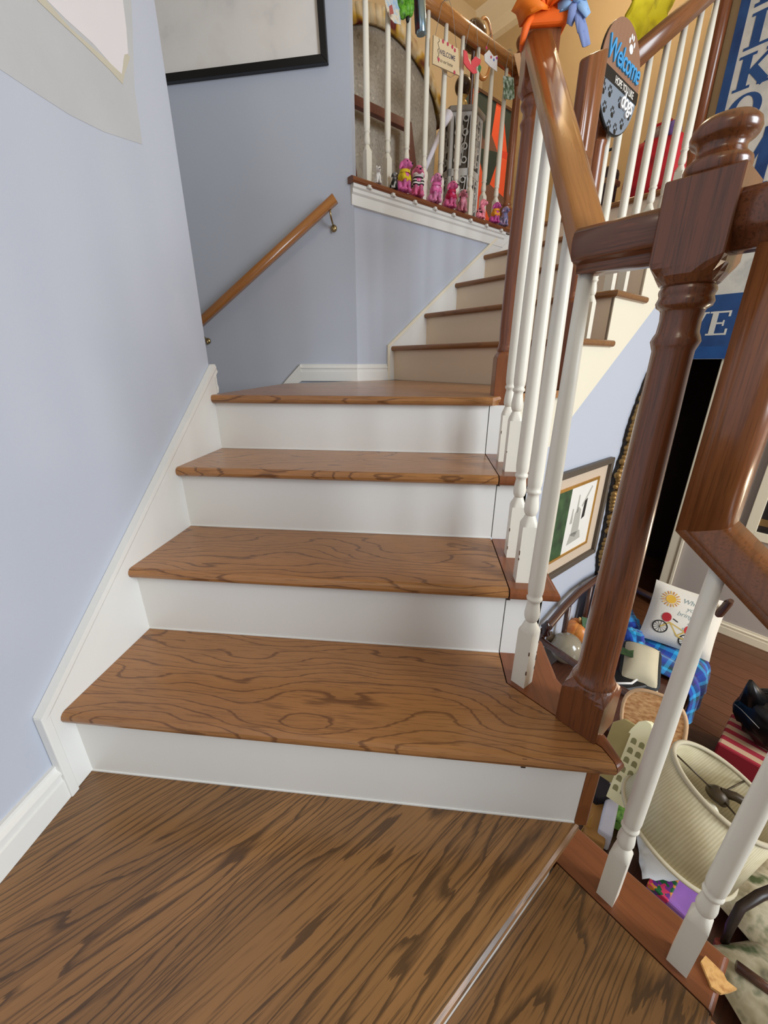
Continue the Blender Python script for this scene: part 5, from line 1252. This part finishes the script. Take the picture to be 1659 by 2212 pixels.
for wx, wy in ((-0.105, -0.075), (0.03, -0.105)):
    ringbars(MB(), pp, wx, wy, 0.036, 0.005, -0.003, 0.0015, 20, fn).obj('wheel', BLACK, cbo)
    sp_ = MB()
    for i in range(6):
        a = math.pi*i/6; slab(pp, bar(wx-0.03*math.cos(a), wy-0.03*math.sin(a), wx+0.03*math.cos(a), wy+0.03*math.sin(a), 0.0016), -0.003, 0.001, sp_, fn)
    sp_.obj('spokes', col(70, 70, 72), cbo)
fb = MB()
for a in ((-0.105, -0.075, -0.07, -0.035), (-0.07, -0.035, -0.02, -0.095), (-0.02, -0.095, 0.03, -0.105), (-0.07, -0.035, 0.01, -0.06), (0.01, -0.06, -0.02, -0.095)): slab(pp, bar(*a, 0.007), -0.003, 0.0018, fb, fn)
fb.obj('bicycle_frame', col(206, 176, 96), cbo)
slab(pp, bar(-0.06, -0.01, -0.035, -0.02, 0.005), -0.003, 0.0018, None, fn).obj('handlebar', BLACK, cbo)
for bx, by, c3 in ((-0.09, -0.012, (176, 34, 44)), (0.025, -0.045, (200, 40, 44))):
    bd = slab(pp, disc(bx, by, 0.022, 0.026, 14), -0.003, 0.002, None, fn).obj('bird', col(*c3), cbo)
slab(pp, disc(0.035, -0.055, 0.012, 0.016, 12), -0.002, 0.0025, None, fn).obj('bird_breast', col(226, 120, 60), cbo)
slab(pp, bar(0.065, -0.055, 0.10, -0.05, 0.016), -0.003, 0.0015, None, fn).obj('ribbon_scroll', col(170, 186, 196), cbo)
# cream bolster with dark piping
def lay_cushion(name, label, cat, px, py, z, w_, h_, t_, rz, mat, pipe, tilt=0.0):
    p = onz(px, py, z); tng = thing(name, label, cat, (p.x, p.y, z))
    M = Matrix.Translation((p.x, p.y, z)) @ Matrix.Rotation(rz, 4, 'Z') @ Matrix.Rotation(math.pi/2+tilt, 4, 'X')
    cb, f_ = cushion(w_, h_, t_); o = cb.obj('cover', mat, tng, frame=M)
    if pipe:
        P = [(w_/2*math.copysign(min(1, abs(math.cos(a))*1.30), math.cos(a))*0.97, 0, h_/2*math.copysign(min(1, abs(math.sin(a))*1.30), math.sin(a))*0.97) for a in [2*math.pi*i/40 for i in range(40)]]
        MB().tube(P, 0.011, 8, True).obj('piping', pipe, o, frame=M)
    return tng
cc = lay_cushion('seat_cushion', 'cream cushion with dark grey piping on the settee', 'cushion', 1383, 1436, ZS+0.070, 0.17, 0.26, 0.075, -0.45, paint('cream_cotton', lin(206, 196, 168), 0.85, 0.06, 20), col(44, 48, 52), 0.30)
lf = thing('fabric_leaf', 'dark green fabric leaf lying on the cream cushion', 'leaf', onz(1352, 1408, ZS+0.14))
c_ = onz(1352, 1410, ZS+0.128)
plf = Pl(c_, (0.8, -0.6, 0), (0.5, 0.7, 0.25))
slab(plf, [(-0.07, 0.0), (-0.03, 0.028), (0.01, 0.02), (0.03, 0.035), (0.04, 0.012), (0.075, -0.004), (0.03, -0.016), (-0.02, -0.022)], 0.0, 0.004).obj('leaf', blotch('leaf_green', [lin(30, 50, 26), lin(60, 90, 44)], 40, 0.7), lf)
# orange gourd with leaf, glass bowl, dark bundle
go = thing('gourd', 'orange ceramic gourd with a green leaf at the left of the settee', 'ornament', onz(1245, 1372, ZS))
c_ = onz(1245, 1385, ZS+0.0) ; c_.z = ZS+0.075
gmb = MB()
for i in range(7):
    a = 2*math.pi*i/7; gmb.sphere(c_+Vector((0.03*math.cos(a), 0.03*math.sin(a), 0)), 0.05, 12, 10, (1, 1, 1.3))
gmb.obj('body', blotch('orange_glaze', [lin(196, 100, 40), lin(226, 146, 70), lin(210, 120, 60)], 16, 0.35), go)
MB().tube([c_+Vector((0, 0, 0.06)), c_+Vector((-0.008, 0.0, 0.095))], [0.01, 0.006], 8).obj('stem', col(214, 176, 110), go)
plg = Pl(c_+Vector((0.035, -0.035, 0.062)), (0.85, -0.4, -0.35), (0.3, 0.6, 0.6))
slab(plg, [(-0.05, 0.03), (0.0, 0.045), (0.05, 0.03), (0.085, -0.005), (0.05, -0.04), (0.0, -0.04), (-0.035, -0.02)], 0.0, 0.005).obj('leaf', blotch('glazed_leaf', [lin(30, 60, 28), lin(56, 96, 48)], 50, 0.5), go)
bo_ = thing('lamp_globe', 'frosted grey glass light globe with a brown socket on the settee', 'globe', onz(1220, 1425, ZS))
c_ = onz(1218, 1425, ZS+0.005); c_.z = ZS+0.088
FROST = paint('smoked_glass', lin(150, 140, 120), 0.2, 0.06, 5, coat=0.5)
MB().sphere(c_, 0.086, 28, 18, (1, 1, 1)).obj('globe', FROST, bo_)
d_ = Vector((-0.72, 0.35, 0.30)).normalized()
MB().tube([c_+d_*0.078, c_+d_*0.10, c_+d_*0.102, c_+d_*0.15], [0.026, 0.026, 0.034, 0.030], 14).obj('socket', paint('brown_socket', lin(84, 66, 48), 0.5, 0.1, 12), bo_)
bw = thing('folded_cloth', 'black and white folded cloth in front of the cream cushion', 'cloth', onz(1352, 1475, ZS))
c_ = onz(1350, 1480, ZS)
MB().box(-0.10, 0.08, -0.07, 0.07, 0.0, 0.05).obj('cloth', BLACK, bw, frame=Matrix.Translation(c_) @ Matrix.Rotation(0.3, 4, 'Z'), bevel=0.02, seg=3)
MB().tube([c_+Vector((-0.09, -0.05, 0.052)), c_+Vector((0.0, -0.045, 0.056)), c_+Vector((0.06, 0.0, 0.056)), c_+Vector((0.075, 0.05, 0.05))], 0.006, 8).obj('white_edge', WH, bw)

# ------------------------------------------------------------------ chest in front with lamp, straw board, cut-out house and bags
ZC = -0.80
ch = thing('blanket_chest', 'low dark wooden chest buried under lamp shade and bags', 'chest', u2w(1.35, -0.03, ZG), UV)
CU0, CU1, CV0, CV1 = 0.98, 1.60, -0.46, 0.42
MB().box(CU0+0.01, CU1-0.01, CV0+0.01, CV1-0.01, ZG+0.05, ZC-0.025).obj('body', DARKW, ch, frame=UV, bevel=0.004)
MB().box(CU0, CU1, CV0, CV1, ZC-0.025, ZC).obj('lid', DARKW, ch, frame=UV, bevel=0.006)
for a in (CU0+0.04, CU1-0.04):
    for b in (CV0+0.04, CV1-0.04): MB().box(a-0.03, a+0.03, b-0.03, b+0.03, ZG, ZG+0.05).obj('foot', DARKW, ch, frame=UV)
# table lamp: tilted pleated shade, seen into from above
la = thing('table_lamp', 'table lamp with a wide cream pleated shade tilted open upward', 'lamp', u2w(1.24, 0.03, ZC))
ct = u2w(1.318, -0.018, -0.352); cbm = u2w(1.262, 0.046, -0.575)
axs = (ct-cbm).normalized(); qr = Vector((0, 0, 1)).rotation_difference(axs).to_matrix(); Ls = (ct-cbm).length
RT, RB = 0.146, 0.170
PLEAT = stripes('pleated_cream_silk', [lin(206, 194, 160), lin(222, 212, 180), lin(200, 188, 152), lin(226, 216, 186)], 0, 1, 0.9)
def pleat():
    m, t, b = newmat('pleated_silk'); L = t.links
    tc = N(t, 'ShaderNodeTexCoord'); sp = N(t, 'ShaderNodeSeparateXYZ'); L.new(tc.outputs['Object'], sp.inputs[0])
    at = N(t, 'ShaderNodeMath', operation='ARCTAN2'); L.new(sp.outputs[1], at.inputs[0]); L.new(sp.outputs[0], at.inputs[1])
    mu = N(t, 'ShaderNodeMath', operation='MULTIPLY'); L.new(at.outputs[0], mu.inputs[0]); mu.inputs[1].default_value = 120.0
    sn = N(t, 'ShaderNodeMath', operation='SINE'); L.new(mu.outputs[0], sn.inputs[0])
    no = N(t, 'ShaderNodeTexNoise'); no.inputs['Scale'].default_value = 18; L.new(tc.outputs['Object'], no.inputs['Vector'])
    ad = N(t, 'ShaderNodeMath', operation='MULTIPLY_ADD'); L.new(sn.outputs[0], ad.inputs[0]); ad.inputs[1].default_value = 0.18; L.new(no.outputs['Fac'], ad.inputs[2])
    mx = N(t, 'ShaderNodeMix', data_type='RGBA'); mx.inputs[6].default_value = lin(186, 172, 132); mx.inputs[7].default_value = lin(226, 216, 184)
    L.new(ad.outputs[0], mx.inputs[0]); L.new(mx.outputs[2], b.inputs['Base Color']); b.inputs['Roughness'].default_value = 0.75
    bp = N(t, 'ShaderNodeBump'); bp.inputs['Strength'].default_value = 0.12; bp.inputs['Distance'].default_value = 0.001; L.new(sn.outputs[0], bp.inputs['Height']); L.new(bp.outputs['Normal'], b.inputs['Normal'])
    b.inputs['Subsurface Weight'].default_value = 0.0
    return m
PLT = pleat()
Msh = Matrix.Translation(cbm) @ qr.to_4x4()
n = 64
sh = MB().lathe([(RB, 0.0), (RT, Ls), (RT-0.004, Ls), (RB-0.004, 0.0)], (0, 0, 0), n, None, False)
b0_ = len(sh.v)-4*n
for i in range(n): sh.f.append([b0_+i, b0_+(i+1) % n, b0_+3*n+(i+1) % n, b0_+3*n+i]); sh.sm.append(True)
sho = sh.obj('lamp_shade', PLT, la, frame=Msh)
TRIM = paint('shade_trim', lin(196, 186, 160), 0.8, 0.05, 30)
for r_, z_ in ((RT, Ls-0.004), (RB, 0.004)):
    MB().tube([(r_*math.cos(2*math.pi*i/48), r_*math.sin(2*math.pi*i/48), z_) for i in range(48)], 0.0075, 8, True).obj('trim_band', TRIM, sho, frame=Msh)
BRZ = paint('dark_bronze', lin(70, 58, 42), 0.4, 0.15, 20, metal=0.3)
spd = MB().lathe([(0.030, Ls-0.045), (0.032, Ls-0.035), (0.022, Ls-0.02), (0.012, Ls-0.012)], (0, 0, 0), 16)
spd.obj('fitter', BRZ, la, frame=Msh)
for i in range(3):
    a = 0.5+2*math.pi*i/3; MB().tube([(0.02*math.cos(a), 0.02*math.sin(a), Ls-0.03), ((RT-0.005)*math.cos(a), (RT-0.005)*math.sin(a), Ls-0.006)], 0.0028, 6).obj('spider_arm', BRZ, la, frame=Msh)
MB().tube([(0.0, 0.0, Ls-0.02), (0.03, 0.0, Ls-0.005), (0.07, 0.005, Ls-0.005), (0.12, 0.015, Ls-0.02)], [0.013, 0.013, 0.012, 0.009], 10).obj('swing_arm', BRZ, la, frame=Matrix.Translation(cbm) @ qr.to_4x4() @ Matrix.Rotation(-0.45, 4, 'Z'))
MB().sphere((-0.012, -0.02, Ls-0.10), 0.034, 16, 12, (1, 1, 1.2)).obj('bulb', col(228, 222, 200, 0.3), la, frame=Msh)
bs = u2w(1.345, 0.075, ZC)
MB().lathe([(0.075, 0), (0.075, 0.012), (0.05, 0.02), (0.018, 0.035), (0.028, 0.08), (0.034, 0.12), (0.02, 0.17), (0.012, 0.20), (0.012, 0.30)], (bs.x, bs.y, ZC), 20).obj('base', DARKW, la)
# woven straw board leaning on the chest
sb_ = thing('straw_board', 'round woven straw tray leaning behind the cut-out house', 'tray', u2w(1.68, 0.25, ZG))
def weave():
    m, t, b = newmat('straw_weave'); L = t.links
    tc = N(t, 'ShaderNodeTexCoord'); mp = N(t, 'ShaderNodeMapping'); mp.inputs['Scale'].default_value = (46, 46, 110); L.new(tc.outputs['Object'], mp.inputs['Vector'])
    no = N(t, 'ShaderNodeTexNoise'); no.inputs['Scale'].default_value = 1.0; no.inputs['Detail'].default_value = 4; L.new(mp.outputs[0], no.inputs['Vector'])
    rp = N(t, 'ShaderNodeValToRGB'); L.new(no.outputs['Fac'], rp.inputs[0]); e = rp.color_ramp.elements
    e[0].position = 0.3; e[0].color = lin(176, 116, 62); e[1].position = 0.7; e[1].color = lin(238, 190, 136)
    L.new(rp.outputs[0], b.inputs['Base Color']); b.inputs['Roughness'].default_value = 0.8
    bp = N(t, 'ShaderNodeBump'); bp.inputs['Strength'].default_value = 0.5; bp.inputs['Distance'].default_value = 0.003; L.new(no.outputs['Fac'], bp.inputs['Height']); L.new(bp.outputs['Normal'], b.inputs['Normal'])
    return m
cs = onu(1410, 1556, 1.585); 
d0 = (Vector((0, 0, EYE))-cs).normalized()
Rs = Vector((0, -1, 0)).rotation_difference((d0*0.75+Vector((-q, -q, 0))*0.4).normalized()).to_matrix().to_4x4()
MS = Matrix.Translation(cs) @ Rs
sup = lambda r_, k: [(r_*math.copysign(abs(math.cos(2*math.pi*i/40))**0.75, math.cos(2*math.pi*i/40)), k*r_*math.copysign(abs(math.sin(2*math.pi*i/40))**0.75, math.sin(2*math.pi*i/40))) for i in range(40)]
MB().prism(sup(0.106, 1.0), -0.006, 0.006, 'y').obj('woven_face', weave(), sb_, frame=MS)
MB().tube([(a, -0.002, b) for a, b in sup(0.106, 1.0)], 0.008, 8, True).obj('rim', paint('tan_rim', lin(214, 176, 136), 0.7, 0.1, 40), sb_, frame=MS)
# cream wooden house cut-out with rows of windows
hs = thing('wooden_house', 'pale cream wooden house cut-out with rows of arched holes beside the shade', 'ornament', u2w(1.2, 0.27, ZC))
Hb = onz(1312, 1722, -0.64); Ht = onz(1380, 1548, -0.34)
uph = (Ht-Hb).normalized(); vw = (Vector((0, 0, EYE))-(Ht+Hb)/2).normalized(); axh = uph.cross(vw).normalized()*-1; nh = axh.cross(uph).normalized()
if nh.dot(vw) < 0: axh = -axh; nh = axh.cross(uph).normalized()
phs = Pl(Hb, axh, uph, nh*0.8+axh*-0.6); Lh = (Ht-Hb).length
CRM = paint('cream_painted_wood', lin(246, 240, 200), 0.5, 0.04, 20)
m6 = MB()
outl = [(-0.005, 0.0), (0.052, 0.0), (0.052, Lh*0.78), (0.060, Lh*0.78), (0.055, Lh*0.90), (0.04, Lh*0.99), (0.022, Lh), (0.004, Lh*0.95), (-0.008, Lh*0.84), (-0.012, Lh*0.78), (-0.005, Lh*0.78)]
slab(phs, outl, -0.028, 0.0, m6).obj('house', CRM, hs, bevel=0.0015)
SHD = paint('olive_recess', lin(150, 146, 104), 0.8, 0.1, 20)
for i in range(6):
    for x_ in (0.012, 0.037):
        y_ = Lh*(0.12+i*0.115)
        slab(phs, [(x_-0.008, y_)] + [(x_+0.008*math.cos(a), y_+0.014+0.008*math.sin(a)) for a in [math.pi-math.pi*k/6 for k in range(7)]] + [(x_+0.008, y_)], -0.004, 0.0006).obj('window_hole', SHD, hs)
h2 = thing('wooden_shingle', 'olive cream rounded wooden plaque behind the cut-out house', 'ornament', u2w(1.35, 0.33, ZC))
c_ = onz(1345, 1605, -0.48)
ph2 = Pl(c_, axh, uph, nh); slab(ph2, [(-0.05, -0.16), (0.05, -0.16), (0.055, 0.05), (0.03, 0.085), (-0.02, 0.085), (-0.05, 0.05)], -0.012, 0.0).obj('board', paint('olive_board', lin(176, 160, 108), 0.6, 0.08, 18), h2, bevel=0.002)
# packets and papers low beside the steps
def bagbox(name, label, cat, px, py, z, w_, d_, h_, rz, mat, extra=None, bev=0.008):
    p = onz(px, py, z); t_ = thing(name, label, cat, (p.x, p.y, z))
    M = Matrix.Translation((p.x, p.y, z)) @ Matrix.Rotation(rz, 4, 'Z')
    MB().box(-w_/2, w_/2, -d_/2, d_/2, 0, h_).obj('body', mat, t_, frame=M, bevel=bev, seg=2)
    return t_, M
t_, M = bagbox('gift_bag', 'purple gift bag with a floral band beside the steps', 'bag', 1462, 1925, ZC, 0.17, 0.13, 0.045, 0.75, col(172, 120, 214, 0.5))
MB().box(-0.09, 0.09, 0.005, 0.066, 0.030, 0.052).obj('floral_band', blotch('floral_print', [lin(226, 60, 110), lin(30, 110, 60), lin(120, 50, 150), lin(230, 150, 60), lin(40, 30, 60)], 75, 0.5, 1, kind='v'), t_, frame=M, bevel=0.003)
MB().box(-0.01, 0.02, -0.056, -0.052, 0.0, 0.04).obj('dark_ribbon', BLACK, t_, frame=M)
t_ = thing('tissue_paper', 'crumpled white tissue paper under the lamp shade', 'paper', onz(1420, 1862, ZC+0.062))
mb = MB(); rnd = random.Random(9); g_ = 9; vs = []
pA, pB, pC_, pD = onz(1372, 1800, ZC+0.07), onz(1470, 1800, ZC+0.07), onz(1505, 1905, ZC+0.066), onz(1385, 1905, ZC+0.066)
for j in range(g_):
    for i in range(g_):
        a, b = i/(g_-1), j/(g_-1); p = pA*(1-a)*(1-b)+pB*a*(1-b)+pC_*a*b+pD*(1-a)*b; vs.append(p+Vector((0, 0, rnd.uniform(0, 0.02))))
mb.add(vs, [(j*g_+i, j*g_+i+1, (j+1)*g_+i+1, (j+1)*g_+i) for j in range(g_-1) for i in range(g_-1)], True)
o = mb.obj('sheet', col(226, 230, 238), t_); so = o.modifiers.new('thick', 'SOLIDIFY'); so.thickness = 0.002
t_, M = bagbox('leaf_packet', 'bright green leafy packet beside the cut-out house', 'packet', 1334, 1755, ZC, 0.07, 0.15, 0.07, -0.5, blotch('leafy_green', [lin(50, 110, 40), lin(140, 200, 100), lin(80, 150, 60)], 60, 0.6, 4))
t_, M = bagbox('white_box', 'narrow white box edge next to the green packet', 'box', 1310, 1775, ZC, 0.045, 0.22, 0.085, -0.55, col(206, 208, 226))
t_, M = bagbox('paper_bag', 'crumpled brown paper bag against the stair strip', 'bag', 1282, 1790, ZC, 0.07, 0.16, 0.06, -0.45, paint('kraft_paper', lin(160, 116, 62), 0.7, 0.2, 14))
MB().prism([(-0.045, 0.0), (-0.015, 0.02), (-0.02, 0.13)], -0.05, -0.045, 'y').obj('torn_flap', col(196, 150, 80), t_, frame=M)
t_, M = bagbox('dark_pouch', 'black pouch tucked behind the white box', 'bag', 1285, 1730, ZC, 0.09, 0.10, 0.10, 0.2, col(30, 24, 34))
# camouflage cushion, wooden rails and cane at the near end of the chest
lay_cushion('patterned_cushion', 'green and beige leaf patterned cushion beside the dark cane', 'cushion', 1685, 1985, ZC+0.06, 0.30, 0.26, 0.05, 0.4, blotch('leaf_camouflage', [lin(70, 72, 50), lin(176, 164, 132), lin(206, 196, 168), lin(84, 96, 56)], 16, 0.85, 3), None, 0.0)
lay_cushion('patterned_cushion', 'second leaf patterned cushion below the dark wooden rail', 'cushion', 1665, 2150, ZC+0.05, 0.26, 0.22, 0.045, 0.2, blotch('leaf_camouflage_dark', [lin(60, 60, 46), lin(150, 140, 110), lin(176, 166, 140), lin(74, 86, 52)], 16, 0.85, 3), None, 0.0)
cn = thing('cane', 'dark bent wooden cane handle rising beside the cushion', 'cane', onz(1585, 2010, ZC))
P = [onz(1560, 2050, ZC+0.03), onz(1578, 2000, ZC+0.11), onz(1600, 1960, ZC+0.15), onz(1640, 1935, ZC+0.17), onz(1690, 1915, ZC+0.17)]
MB().tube(P, [0.012, 0.012, 0.013, 0.014, 0.014], 10).obj('handle', paint('dark_cane', lin(50, 38, 32), 0.4, 0.2, 20), cn)
MB().tube([onz(1552, 2070, ZC+0.004), onz(1562, 2042, ZC+0.05)], [0.020, 0.020], 12).obj('red_sleeve', paint('red_brown_sleeve', lin(116, 50, 40), 0.6, 0.15, 14), cn)
wr_ = thing('wooden_rack', 'dark wooden rack bar lying across the chest end', 'rack', onz(1640, 2120, ZC))
MB().tube([onz(1590, 2085, ZC+0.10), onz(1700, 2165, ZC+0.10)], 0.013, 8).obj('bar', DARKW, wr_)
for px_, py_ in ((1600, 2093), (1690, 2158)): a = onz(px_, py_, ZC+0.10); MB().tube([a, Vector((a.x, a.y, ZC))], 0.009, 8).obj('post', DARKW, wr_)
gt = thing('remote_control', 'grey remote control lying past the strip end', 'remote', onz(1625, 2175, ZC))
a = onz(1600, 2162, ZC+0.012); b = onz(1655, 2190, ZC+0.012)
MB().tube([a, (a+b)/2, b], [0.011, 0.014, 0.010], 10).obj('body', col(150, 156, 170, 0.4), gt)
for f in (0.25, 0.5, 0.75): MB().sphere(a*(1-f)+b*f+Vector((0, 0, 0.011)), 0.004, 8, 6).obj('button', BLACK, gt)
# striped box and black bag out on the floor
sx = thing('storage_box', 'pink and cream striped fabric box on the ground floor', 'box', u2w(2.33, -0.02, ZG), UV)
MB().box(2.22, 2.52, -0.26, 0.06, ZG, ZG+0.20).obj('box', stripes('pink_cream_stripes', [lin(176, 44, 60), lin(214, 176, 140)], 0, 15, 0.9), sx, frame=UV, bevel=0.01)
bb_ = thing('trash_bag', 'black plastic bag slumped on the striped box', 'bag', u2w(2.42, -0.1, ZG+0.2), UV)
mb = MB(); rnd = random.Random(21)
mb.sphere((2.42, -0.10, ZG+0.34), 0.15, 22, 16, (1, 1.1, 0.90))
mb.v = [(x+rnd.uniform(-.013, .013), y+rnd.uniform(-.013, .013), max(z+rnd.uniform(-.016, .016), ZG+0.202)) for x, y, z in mb.v]
mb.obj('bag', paint('black_plastic', lin(14, 13, 15), 0.35, 0.2, 12), bb_, frame=UV)
MB().tube([(2.38, 0.0, ZG+0.42), (2.36, 0.04, ZG+0.53)], [0.06, 0.008], 8).obj('knot', MATS['black_plastic'], bb_, frame=UV)
MB().tube([(2.27, -0.05, ZG+0.36), (2.30, 0.03, ZG+0.39), (2.36, 0.06, ZG+0.36)], 0.002, 6).obj('tie', WIRE, bb_, frame=UV)
# raw splintered wood at the end of the return strip
spn = thing('wood_splinter', 'pale raw splinter of wood at the end of the stair strip', 'splinter', onz(1560, 2120, -R+0.002))
pS = Pl(Vector((0, 0, -R+0.0005)), (1, 0, 0), (0, 1, 0), (0, 0, 1))
def zp(px, py): p = onz(px, py, -R); return (p.x, p.y)
RAW = blotch('raw_split_oak', [lin(176, 118, 60), lin(226, 178, 110), lin(206, 150, 84)], 60, 0.7, 4)
slab(pS, [zp(*p) for p in ((1512, 2080), (1522, 2068), (1560, 2105), (1568, 2122), (1590, 2140), (1575, 2146), (1556, 2150), (1535, 2136))], 0.0, 0.006).obj('splinter', RAW, spn)

# dark painting in a broad white frame on the room wall, past the doorway
fa = w2u(onu(1612, 1135, UW-0.01)); fb_ = w2u(onu(1640, 1010, UW-0.01))
fd = thing('framed_painting', 'dark painting in a broad white frame on the taupe wall', 'picture', u2w(UW-0.01, fa.y-0.3, fa.z))
pw2 = Pl(u2w(UW-0.001, 0, 0), (q, -q, 0), (0, 0, 1), (-q, -q, 0))
x0 = -fa.y; zb = w2u(onu(1640, 1150, UW-0.01)).z
frame_bars(MB(), pw2, x0, x0+0.85, zb-0.06, zb+0.75, 0.062, 0.0, 0.024).obj('frame', CREAM, fd, bevel=0.003)
slab(pw2, [(x0+0.06, zb), (x0+0.79, zb), (x0+0.79, zb+0.69), (x0+0.06, zb+0.69)], 0.0, 0.010).obj('canvas', blotch('dark_landscape', [lin(14, 12, 14), lin(26, 20, 20), lin(40, 30, 26)], 6, 0.5, 3), fd)
slab(pw2, [(x0+0.06, zb+0.05), (x0+0.79, zb+0.05), (x0+0.79, zb+0.10), (x0+0.06, zb+0.10)], 0.010, 0.012).obj('ochre_band', col(120, 92, 50), fd)
